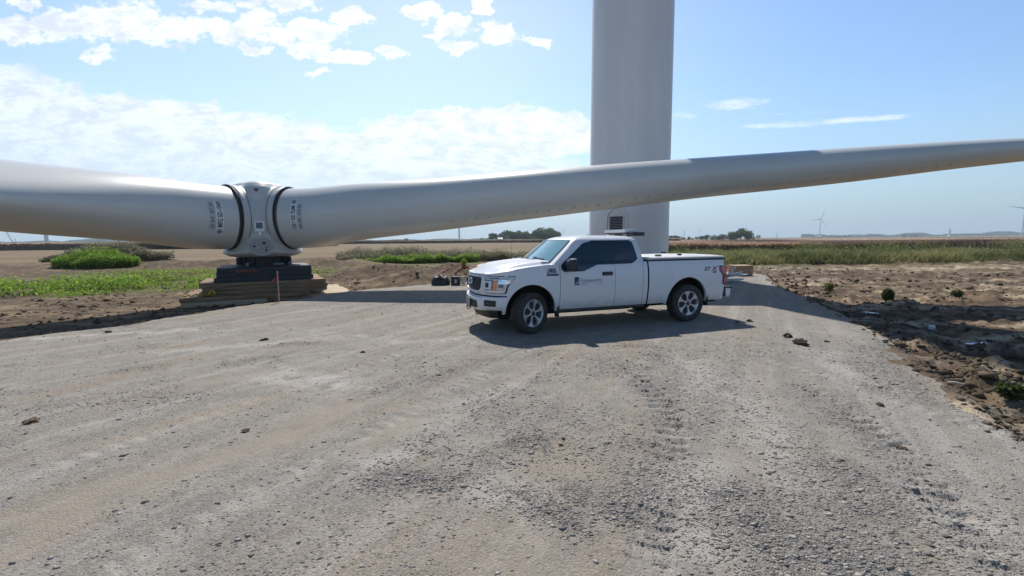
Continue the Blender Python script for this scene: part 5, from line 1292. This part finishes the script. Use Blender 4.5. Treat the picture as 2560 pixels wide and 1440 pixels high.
def build_far():
    D = 470
    spec = [(1228, 6, 5, 'tiny'), (1238, 9.5, 9, 'low rounded'), (1268, 12.5, 14, 'broad'), (1284, 11, 10, 'ragged'), (1306, 12.5, 12, 'tall narrow-topped'), (1322, 10, 11, 'shorter'), (1344, 12, 14, 'full'),
            (1362, 14.5, 15, 'tallest'), (1378, 14, 15, 'dense'), (1392, 10.5, 10, 'sloping')]
    for i, (px, h, w, q) in enumerate(spec):
        x, y = at_px(px, D+(i % 3)*12); tree(f'{q} dark tree, {["first","second","third","fourth","fifth","sixth","seventh","eighth","ninth","tenth"][i]} from the left in the grove behind the bonnet', x, y, h, w, 300+i, n=2400, group='grove left of the pickup roof')
    for i, (px, h, w, d, q) in enumerate([(1205, 5, 3.2, 600, 'single upright'), (1213, 3, 6, 640, 'low faint'), (1152+40, 3.4, 7, 640, 'fainter low'), (1020, 6, 5, 700, 'small peaked'), (997, 4.4, 5, 700, 'rounded small'), (986, 4, 5, 700, 'neighbouring small'), (1050, 3.4, 8, 720, 'flat bushy'), (1409, 5.4, 8, 500, 'low rounded'), (1427, 5, 6, 520, 'very small'), (1472, 8, 9, 480, 'half hidden')]):
        x, y = at_px(px, d)
        where = 'left of the grove' if px > 1150 and px < 1230 else 'on the horizon beneath the long blade' if px < 1100 else 'right of the grove, beside the tower' if px > 1440 else 'just above the pickup roof'
        tree(f'{q} tree {where}', x, y, h, w, 340+i, n=900, group='small trees on the horizon')
    for i, (px, h, w, q) in enumerate([(1672, 5, 6, 'first low'), (1683, 5.2, 6, 'second low'), (1694, 4.6, 5, 'third low'), (1703, 3, 4, 'tiny round'), (1718, 3.8, 6, 'separate round'), (1739, 4.4, 8, 'bushy'), (1752, 4.6, 8, 'wider bushy'), (1763, 5.6, 6, 'peaked'), (1783, 4.8, 6, 'left twin'), (1792, 4.6, 5, 'middle twin'), (1801, 6, 6, 'right twin')]):
        x, y = at_px(px, 430); tree(f'{q} tree in the gappy row right of the tower', x, y, h, w, 400+i, n=900, group='gappy row of trees right of the tower')
    for i, (px, h, w, q) in enumerate([(1820, 6, 8, 'left low'), (1833, 8.5, 10, 'left middle'), (1846, 11, 10, 'tallest central'), (1857, 8.5, 9, 'right middle'), (1866, 6, 7, 'right low')]):
        x, y = at_px(px, 410); tree(f'{q} tree of the rounded clump near the utility poles', x, y, h, w, 420+i, n=1600, group='rounded clump of trees right of the tower')
    for i, (px, h, d, q) in enumerate([(2250, 9, 1250, 'taller lone'), (2262, 5, 1250, 'small lone'), (2269, 5, 1260, 'round lone'), (2279, 6, 1250, 'middle lone'), (2291, 5, 1250, 'last lone')]):
        x, y = at_px(px, d); tree(f'{q} tree of the hazy group left of the far grey mast', x, y, h, h*1.1, 440+i, n=500, group='hazy lone trees at right')
    # hazy tree lines, kilometres away
    def line(px0, px1, dist, h0, h1, seed, lab):
        r = np.random.default_rng(seed); n = 26000; px = r.uniform(px0, px1, n); x = pxu(px)*dist; hh = h0+(h1-h0)*np.clip(fbm(px*.018, px*0, 4, seed)*1.6-.3, 0, 1.2)
        P = np.stack([x, dist+r.uniform(0, 60, n), -.5+hh*r.random(n)**.8], 1); s = 2.6*(.6+.8*r.random((n, 1)))
        e1 = r.normal(0, 1, (n, 3)); e1 /= np.linalg.norm(e1, axis=1, keepdims=True); e2 = np.cross(e1, r.normal(0, 1, (n, 3))); e2 /= np.linalg.norm(e2, axis=1, keepdims=True)
        V = np.stack([P-e1*s, P+e2*s*.7, P+e1*s, P-e2*s*.7], 1).reshape(-1, 3)
        o = np_mesh('distant_woods', V, np.arange(n*4).reshape(n, 4), M_leaf, attr={'tint': np.repeat(tints(n, (.04, .06, .025), (.08, .10, .05), seed), 4, axis=0)}); tag(o, lab, 'woods', kind='stuff')
    line(2010, 2700, 2300, 4, 24, 501, 'long hazy blue line of woods on the right horizon')
    line(-120, 460, 1900, 5, 24, 503, 'long hazy blue line of woods on the left horizon')
    line(880, 1240, 2300, 3, 12, 505, 'faint line of woods on the horizon beneath the long blade')
    # far wind turbines
    def turbine(label, px, dist, hub, rad, ang0, yaw=.3, rotor=True, r0=2.1, nac=True):
        x, y = at_px(px, dist); root = empty('wind_turbine', label, 'wind turbine', (x, y, -.4), 0, 'distant wind turbines')
        b = MB(); b.lathe([(r0, 0), (r0*.62, hub), (0, hub)], 20); b.build('tower', M_tower, root)
        if nac:
            M = Matrix.Rotation(yaw, 3, 'Z'); b = MB(); b.box((0, 1.5, hub+1.6), (3.4, 9, 3.4)); b.v = [tuple(M @ Vector(p)) for p in b.v]; b.build('nacelle', M_tower, root, bevel=.3)
        if rotor:
            M = Matrix.Rotation(yaw, 3, 'Z'); b = MB(); b.lathe([(0, -5.6), (1.2, -4.9), (1.6, -3.2), (1.4, -2.6)], 14, 0, 'Y', c=(0, 0, hub+1.6)); b.v = [tuple(M @ Vector(p)) for p in b.v]; b.build('hub', M_tower, root)
            for k in range(3):
                a = ang0+k*2*math.pi/3; ca, sa = math.cos(a), math.sin(a); b = MB(); P = []
                for s, c in ((1.2, 1.9), (rad*.2, 3.6), (rad*.5, 2.5), (rad*.8, 1.5), (rad, .3)):
                    P.append([(s*ca-q*c*sa*.5, -4.2+t, hub+1.6+s*sa+q*c*ca*.5) for q, t in ((-1, 0), (0, -.35), (1, 0), (0, .35), (-1, 0))])
                b.grid(P); b.v = [tuple(M @ Vector(p)) for p in b.v]; b.build('blade', M_tower, root, smooth=60)
    turbine('distant wind turbine with one blade up, left of the far grey mast', 2040, 1950, 80, 57, R(68), .25)
    turbine('nearest whole wind turbine at the right edge, one blade pointing left', 2540, 1330, 80, 52, R(52), -.1)
    turbine('bladeless turbine tower standing under the long blade', 1151, 1050, 64, 0, 0, rotor=False, nac=False, r0=2.3)
    turbine('bare turbine tower far off under the left blade', 133, 560, 34, 0, 0, rotor=False, nac=False, r0=2.3)
    for i, (px, d, a) in enumerate([(1743, 4300, 20), (1701, 4600, 75), (1861, 4400, 100), (1408, 4000, 45), (1385, 4800, 5), (1280, 4500, 60)]):
        turbine(['thin faint turbine above the gappy tree row', 'faintest turbine right beside the tower', 'faint turbine behind the rounded tree clump', 'faint turbine above the pickup roof', 'faint turbine above the right end of the grove', 'faint turbine above the left end of the grove'][i], px, d, 84, 55, R(a), .2, r0=2.6)
    # grey mast without blades, slightly tapering
    x, y = at_px(2361, 1500); root = empty('grey_mast', 'short hazy grey tapering tower section standing in the right-hand field', 'mast', (x, y, -.4)); b = MB(); b.lathe([(5.2, 0), (5.2, 2), (2.6, 4), (2.2, 26), (0, 26)], 20); b.build('shaft', M_tower, root)
    # utility poles
    def pole(label, px, dist, h):
        x, y = at_px(px, dist); root = empty('utility_pole', label, 'utility pole', (x, y, -.4), 0, 'utility poles in the field'); b = MB(); b.tube([(0, 0, 0), (0, 0, h)], [.22, .14], 8); b.build('pole', mat('pole_wood', (.09, .075, .06), .9), root)
        b = MB(); b.box((0, 0, h-.6), (2.2, .12, .12)); b.build('crossarm', M_lath, root)
    pole('utility pole left of the gappy tree row', 1706, 470, 9.6); pole('utility pole at the right end of the rounded tree clump', 1867, 420, 8); pole('utility pole standing alone in the open field', 1935, 520, 7.2)
    # farm buildings and bins
    def shed(label, px, dist, w, d, h, rh, col=(.30, .33, .37)):
        x, y = at_px(px, dist); root = empty('farm_shed', label, 'farm building', (x, y, -.4), R(8), 'farm buildings on the horizon'); b = MB(); b.box((0, 0, h/2), (w, d, h)); b.build('wall', mat('shed_wall', col, .7), root)
        b = MB(); b.prism([(-d/2-.4, h), (d/2+.4, h), (0, h+rh)], -w/2-.5, w/2+.5, 'X'); b.build('roof', mat('shed_roof', (.34, .37, .41), .5), root); b = MB(); b.box((w*.2, -d/2-.05, h*.4), (w*.12, .12, h*.8)); b.build('door', M_inkgrey, root)
    shed('long low farm shed below the distant turbine', 2036, 1500, 26, 14, 4, 2.4); shed('larger blue-grey farm shed right of the distant turbine', 2080, 1450, 34, 18, 6, 3.6); shed('small farm shed beside the grain bins', 2128, 1500, 14, 10, 4, 2.2)
    shed('low farm building at the left edge of the grove', 1246, 480, 9, 7, 3, 1.8, (.12, .13, .15)); shed('white-roofed shed peeping above the pickup roof', 1410, 505, 12, 8, 2.6, 2.2, (.5, .52, .54))
    for i, (px, r_, h) in enumerate([(2100, 4, 11), (2107, 4.5, 9), (2114, 3.5, 12)]):
        x, y = at_px(px, 1480); root = empty('grain_bin', ['left hazy grain bin beyond the farm sheds', 'middle wider grain bin beyond the farm sheds', 'right tall grain bin beyond the farm sheds'][i], 'grain bin', (x, y, -.4), 0, 'grain bins'); b = MB(); b.lathe([(r_, 0), (r_, h*.75)], 20); b.build('wall', bpy.data.materials['shed_wall'], root); b = MB(); b.lathe([(r_+.2, h*.75), (.4, h), (0, h)], 20); b.build('roof', bpy.data.materials['shed_roof'], root)
    # crawler crane far left
    x, y = at_px(52, 900); root = empty('crawler_crane', 'hazy blue crawler crane with its lattice boom leaning left at the far left horizon', 'crane', (x, y, -.4), R(-10)); M_c = mat('crane_blue', (.10, .15, .22), .6)
    b = MB(); b.box((0, -3, .9), (9, 1.4, 1.8)); b.box((0, 3, .9), (9, 1.4, 1.8)); b.build('crawler', M_blackp, root, bevel=.3); b = MB(); b.box((1.5, 0, 3.6), (10, 4, 3.2)); b.build('house', M_c, root, bevel=.2); b = MB(); b.box((6.5, 0, 3.9), (2, 4.4, 2.6)); b.build('counterweight', M_inkgrey, root)
    b = MB(); p0 = Vector((-3, 0, 4)); p1 = Vector((-21, 0, 34)); d_ = (p1-p0).normalized(); n_ = Vector((-d_.z, 0, d_.x))
    for oy in (-.9, .9):
        for on_ in (-.9, .9): b.tube([p0+n_*on_*.4+Vector((0, oy, 0)), (p0+p1)/2+n_*on_+Vector((0, oy, 0)), p1+n_*on_*.3+Vector((0, oy*.4, 0))], .16, 5)
    for k in range(16):
        t = (k+.5)/17; c = p0+(p1-p0)*t; c2 = p0+(p1-p0)*(t+1/17); b.tube([c+n_*.8, c2-n_*.8], .09, 4); b.tube([c-n_*.8, c2+n_*.8], .09, 4)
    b.build('boom', M_c, root); b = MB(); b.tube([(5.5, 0, 5), (4.5, 0, 13)], .2, 5); b.tube([(2.5, 0, 5), (4.5, 0, 13)], .2, 5); b.tube([(4.5, 0, 13), p1], .07, 4); b.build('gantry', M_c, root)
build_far()

# ------------------------------------------------------------------ gear lying about
def build_gear():
    # black bag under clear plastic
    z = lambda x, y: gz1(x, y)
    def dome(name, m_, rx, ry, h, seed, parent, z0=0., crump=.12, n=40, lo=0.):
        b = MB(); P = []
        for i in range(13):
            v = lo+(math.pi/2-lo)*i/12; row = []
            for k in range(n+1):
                u = 2*math.pi*(k % n)/n; q = 1+crump*(float(fbm(np.array([3*math.cos(u)+seed]), np.array([3*math.sin(u)+2.5*v]), 3, seed)[0])-.5)*2
                row.append((rx*q*math.copysign(abs(math.cos(u))**.7, math.cos(u))*math.cos(v)**.45, ry*q*math.copysign(abs(math.sin(u))**.7, math.sin(u))*math.cos(v)**.45, z0+h*q*math.sin(v)))
            P.append(row)
        b.grid(P); return b.build(name, m_, parent, smooth=50, merge=.0005)
    x, y = -2.92, 17.9; root = empty('equipment_bag', 'big black slumped bag half wrapped in clear crumpled plastic', 'bag', (x, y, z(x, y)), R(5)); dome('bag_body', mat('bag_black', (.014, .016, .022), .5, bump=.3, bscale=6), .38, .30, .36, 3, root)
    M_pl = mat('clear_plastic', (.55, .60, .66), .15, coat=.6, var=.3, vscale=7, bump=.6, bscale=9); b = MB(); P = []
    for i in range(9):
        row = []
        for k in range(17):
            u = -.36+.72*k/16; v = -.02+.30*i/8; q = .38*max(.02, 1-(u/.42)**2)**.5; row.append((u, v-.0, q*(1-(max(v, 0)/.36)**2)**.5+.018+.02*math.sin(u*31+v*17)*math.sin(v*23)))
        P.append(row)
    b.grid(P); b.build('plastic_cover', M_pl, root, smooth=60)
    x, y = -2.28, 17.75; root = empty('battery_case', 'square black case with a pale label standing next to the slumped bag', 'case', (x, y, z(x, y)), R(-8)); b = MB(); b.box((0, 0, .17), (.34, .26, .34)); b.build('case_body', M_blackp, root, bevel=.02)
    b = MB(); b.box((.0, 0, .345), (.30, .22, .03)); b.build('lid', M_blackp, root, bevel=.008); b = MB(); b.box((.04, -.134, .17), (.07, .006, .15)); b.build('label', mat('label_grey', (.45, .46, .47), .5), root)
    x, y = -1.98, 17.8; root = empty('rope_coil', 'coil of off-white rope hanging beside the square black case', 'rope', (x, y, z(x, y))); b = MB(); r = random.Random(3)
    for k in range(7):
        c = Vector((.02*k-.06, r.uniform(-.05, .05), .19)); b.tube([c+Vector((.05*math.cos(q)+.02*math.sin(3*q+k), .05*math.sin(q*2), .165*math.sin(q))) for q in [2*math.pi*j/22 for j in range(23)]], .012, 6, cap=False)
    b.tube([(.05, 0, .03), (.16, -.03, .015), (.30, -.02, .014), (.42, -.05, .014), (.5, .02, .014)], .011, 6); b.build('rope', mat('rope_white', (.58, .56, .50), .8), root, smooth=80)
    x, y = -1.72, 17.85; root = empty('tool_case', 'black and grey tool box with a round white mark beside the rope', 'tool box', (x, y, z(x, y)), R(6)); b = MB(); b.box((0, 0, .19), (.24, .2, .30)); b.build('box_body', M_blackp, root, bevel=.015)
    b = MB(); b.box((-.03, -.108, .12), (.16, .02, .15)); b.build('grey_pouch', mat('pouch_grey', (.30, .31, .34), .8), root, bevel=.01); b = MB(); b.lathe([(.035, -.006), (.035, .006), (0, .006)], 16, 0, 'Y', c=(-.04, -.105, .25)); b.build('round_mark', M_decal, root); b = MB(); b.tube([(-.08, 0, .34), (-.06, 0, .38), (.06, 0, .38), (.08, 0, .34)], .012, 6); b.build('handle', M_blackp, root)
    b = MB(); x, y = -4.35, 17.75
    b.v = []; P = []
    for i in range(4): P.append([(.035*j-.07, .04*i-.06, .02+.02*math.sin(i*2.1+j*1.7)) for j in range(5)])
    b.grid(P); o = b.build('crumpled_paper', M_decal, None); o.location = (x, y, z(x, y)); tag(o, 'small crumpled white paper on the gravel left of the black bags', 'paper')
    # red webbing on the heap and red and white barrier netting further back
    M_red = mat('red_webbing', (.42, .05, .05), .7, var=.3, vscale=9)
    def drape(name, label, cat, pts, w, m_, seed):
        r = random.Random(seed); b = MB(); P = []
        for i, (x, y) in enumerate(pts): zz = z(x, y)+.03+.03*r.random(); P.append([(x+r.uniform(-.03, .03), y-w/2, zz), (x+.05*r.random(), y, zz+.04*r.random()), (x, y+w/2, zz+.02)])
        b.grid(P); o = b.build(name, m_, None, smooth=50, recalc=False); tag(o, label, cat)
    for i, (pts, w, lab) in enumerate([([(-2.9, 22.0), (-2.6, 22.6), (-2.2, 22.9), (-1.6, 22.5), (-1.1, 22.0), (-.7, 21.8)], .09, 'red webbing strap draped over the earth heap behind the black bags'), ([(-3.9, 21.8), (-3.5, 22.3), (-2.9, 22.8), (-2.4, 22.95)], .05, 'thin red strap trailing down the left of the earth heap'), ([(-2.2, 22.7), (-1.7, 22.1), (-1.0, 21.9), (-.75, 21.75)], .05, 'second red strap lying below the webbing on the earth heap')]):
        drape('webbing_strap', lab, 'strap', pts, w, M_red, 20+i)
    M_net = mat('barrier_netting', (.50, .06, .05), .7, var=.2, vscale=1.6, col2=(.62, .50, .48), bump=.4)
    r = random.Random(9); b = MB()
    for k in range(26):
        x = -2.2+3.6*k/25; y = 32+r.uniform(-.4, .4); zz = z(x, y)+.12+.12*r.random(); L = .35*r.random()+.25
        b.grid([[(x-L, y+r.uniform(-.2, .2), zz-.1), (x, y, zz+.05*r.random()), (x+L, y+r.uniform(-.1, .1), zz-.08)], [(x-L, y+.3, zz+.02), (x+.05, y+.3, zz+.13*r.random()+.06), (x+L, y+.3, zz)]])
    o = b.build('safety_netting', M_net, None, smooth=40, recalc=False); tag(o, 'heap of red and white barrier netting on the soil beyond the truck bonnet', 'netting')
    # cardboard crate and bundle of galvanised brackets behind the tailgate
    x, y = 10.95, 21.2; zz = z(x, y); root = empty('cardboard_crate', 'open brown cardboard crate on the gravel behind the tailgate', 'crate', (x, y, zz), R(12)); M_cb = mat('cardboard', (.38, .22, .125), .8, var=.2, vscale=5); M_cb2 = mat('cardboard_top', (.48, .36, .24), .8)
    b = MB(); b.box((.1, 0, .24), (.86, .6, .46)); b.build('box_body', M_cb, root, bevel=.01); b = MB(); b.box((.1, 0, .485), (.90, .64, .03)); b.build('lid', M_cb2, root, bevel=.01)
    b = MB(); b.box((.1, -.306, .25), (.87, .012, .03)); b.box((.535, 0, .24), (.012, .61, .44)); b.build('strapping', mat('plastic_wrap', (.42, .36, .30), .4), root); b = MB(); b.box((.1, 0, -.01), (.92, .66, .04)); b.build('pallet', M_lath, root)
    x, y = 9.15, 18.2; zz = z(x, y); root = empty('steel_brackets', 'jumbled bundle of pale galvanised steel brackets poking out behind the tail lamp', 'brackets', (x, y, zz), R(15)); M_g = mat('galvanised_pale', (.52, .62, .66), .42, metal=.35, var=.2, vscale=6)
    for k, (a, b_, s_) in enumerate([((-.65, 0, .05), (.6, .1, .06), (.10, .05)), ((-.6, .12, .12), (.55, -.05, .13), (.05, .08)), ((-.5, -.1, .19), (.75, 0, .30), (.10, .03)), ((-.35, 0, .08), (.22, .05, .66), (.09, .04)), ((-.5, .1, .28), (.5, .0, .33), (.05, .10)), ((-.3, .05, .30), (.42, -.06, .40), (.12, .03))]):
        a, b_ = Vector(a), Vector(b_); d = b_-a; q = d.to_track_quat('X', 'Z').to_matrix(); m_b = MB(); m_b.box((a+b_)/2, (d.length, s_[0], .012), 0, mat=q); m_b.v = list(m_b.v); m_b.box((a+b_)/2+q @ Vector((0, s_[0]/2, -s_[1]/2)), (d.length, .012, s_[1]), 0, mat=q); m_b.build('bracket', M_g, root)
    # litter
    M_film = mat('plastic_film', (.55, .62, .70), .25, coat=.3, var=.3, vscale=9)
    for i, (x, y, L, lab) in enumerate([(9.75, 12.0, .42, 'crumpled pale plastic film lying in the shadow just past the gravel corner'), (8.95, 8.15, .36, 'crumpled pale plastic film lying in the shadow near the right edge')]):
        P = []
        for a in range(7): P.append([((j-4)*L/5, (a-3)*.035+.02*math.sin(j*1.9+a), .03+.045*abs(math.sin(j*1.3+a*2.1+i))*(1-abs(j-4)/5)) for j in range(9)])
        b = MB(); b.grid(P); o = b.build('plastic_film', M_film, None, smooth=30, recalc=False); o.location = (x, y, z(x, y)); tag(o, lab, 'plastic film', 'plastic litter')
    x, y = 9.6, 9.9; b = MB(); b.lathe([(0, 0), (.05, .005), (.062, .05), (.05, .10), (.0, .115)], 16); b.v = [(p[0]*1.2, p[1], p[2]) for p in b.v]; o = b.build('plastic_cup', M_film, None); o.location = (x, y, z(x, y)); tag(o, 'small round white cup lying in the dark shadow at right', 'cup')
    for i, (x, y, a, L, lab) in enumerate([(5.75, 5.55, -20, .19, 'short pale stick lying on the earth right of the gravel edge'), (6.05, 5.15, -35, .15, 'pale broken stick below the clod bank at the right edge')]):
        b = MB(); b.tube([(-L/2, 0, 0), (0, .008, .01), (L/2, 0, .0)], [.013, .014, .010], 7); o = b.build('broken_stick', mat('pale_wood', (.62, .56, .46), .8), None); o.location = (x, y, z(x, y)+.02); o.rotation_euler.z = R(a); tag(o, lab, 'stick', 'pale sticks')
    x, y = 7.75, 8.95; b = MB(); b.tube([(0, 0, 0), (.18, -.28, .03), (.30, -.5, .02), (.62, -.62, .05)], .008, 6); o = b.build('loose_cable', mat('cable_grey', (.40, .36, .30), .7), None); o.location = (x-.1, y+.9, z(x, y+.8)+.04); tag(o, 'thin pale cable end lying across the corner of the gravel', 'cable')
    # single clods and stones that stand out on the gravel
    r = np.random.default_rng(77); M_cl = mat('dark_clod', (.06, .043, .03), .95, var=.5, vscale=9, bump=.8, bscale=20); M_cl2 = mat('brown_clod', (.13, .085, .05), .95, var=.4, vscale=12, bump=.6, bscale=20)
    def clod(label, x, y, s, m_=None, flat=.55, n=1):
        bm = bmesh.new()
        for q in range(n):
            before = set(bm.verts); bmesh.ops.create_icosphere(bm, subdivisions=3, radius=1); ox = Vector((r.uniform(-1, 1), r.uniform(-.5, .5), 0))*s*.9*(n > 1); sc = s*r.uniform(.55, 1) if n > 1 else s
            for v in [v for v in bm.verts if v not in before]:
                p = v.co.copy(); k = 1+1.1*(float(fbm(np.array([p.x*2.6+x*9+q]), np.array([p.y*2.6+p.z*3+y*5]), 5, 9)[0])-.5)*2; v.co = Vector((p.x*k*sc*1.15, p.y*k*sc*.8, p.z*k*sc*flat))+ox
        me = bpy.data.meshes.new('earth_clod'); bm.to_mesh(me); bm.free(); me.materials.append(m_ or M_cl)
        o = bpy.data.objects.new('earth_clod', me); COL.objects.link(o); o.location = (x, y, z(x, y)+s*flat*.3); o.rotation_euler.z = r.random()*6; tag(o, label, 'clod', 'single clods on the gravel')
    clod('largest dark clod heap on the gravel, right of the truck shadow tip', 4.98, 7.48, .155, None, .5, 3)
    clod('dark clod resting just behind the largest clod heap', 5.07, 7.95, .085)
    clod('small dark clod right of the largest clod heap', 5.50, 7.55, .035)
    clod('dark clod on the sunlit gravel beyond the shadow tip', 5.2, 9.5, .05); clod('pale brown clod beside the shadow tip', 4.85, 9.35, .035, M_cl2)
    clod('dark clod halfway between the timber mats and the photo bottom', -2.48, 7.1, .045, None, .5, 2); clod('dark clod near the left end of the gravel', -8.3, 8.9, .05)
    clod('upper of the two small clods in front of the truck', .46, 3.85, .020); clod('lower of the two small clods in front of the truck', .42, 3.72, .020)
    clod('small dark clod beside the right-hand tyre marks', 3.98, 4.6, .034); clod('brown clod lying low in the right-hand tyre marks', 3.35, 3.62, .030, M_cl2)
    clod('dark clod left of the front wheel on open gravel', -4.6, 8.0, .05); clod('flat dark clod at the left edge of the photo', -4.95, 4.35, .07, M_cl2, .35)
    clod('little dark clod left of the centre', -1.0, 5.8, .022); clod('reddish clod near bottom left', -2.6, 4.1, .04, M_cl2, .3)
build_gear()

# ------------------------------------------------------------------ air
def build_haze():
    b = MB(); b.box((0, 0, 0), (16000, 16000, 200)); m = bpy.data.materials.new('haze'); m.use_nodes = True; nt = m.node_tree; nt.nodes.clear()
    out = nt.nodes.new('ShaderNodeOutputMaterial'); v = nt.nodes.new('ShaderNodeVolumePrincipled'); nt.links.new(v.outputs[0], out.inputs['Volume'])
    v.inputs['Color'].default_value = (.74, .90, 1, 1); v.inputs['Density'].default_value = 0.00022; v.inputs['Anisotropy'].default_value = .2
    o = b.build('haze', m, None, smooth=0); o.location = (0, 0, 95); tag(o, kind='stuff')
if HAZE_ON: build_haze()
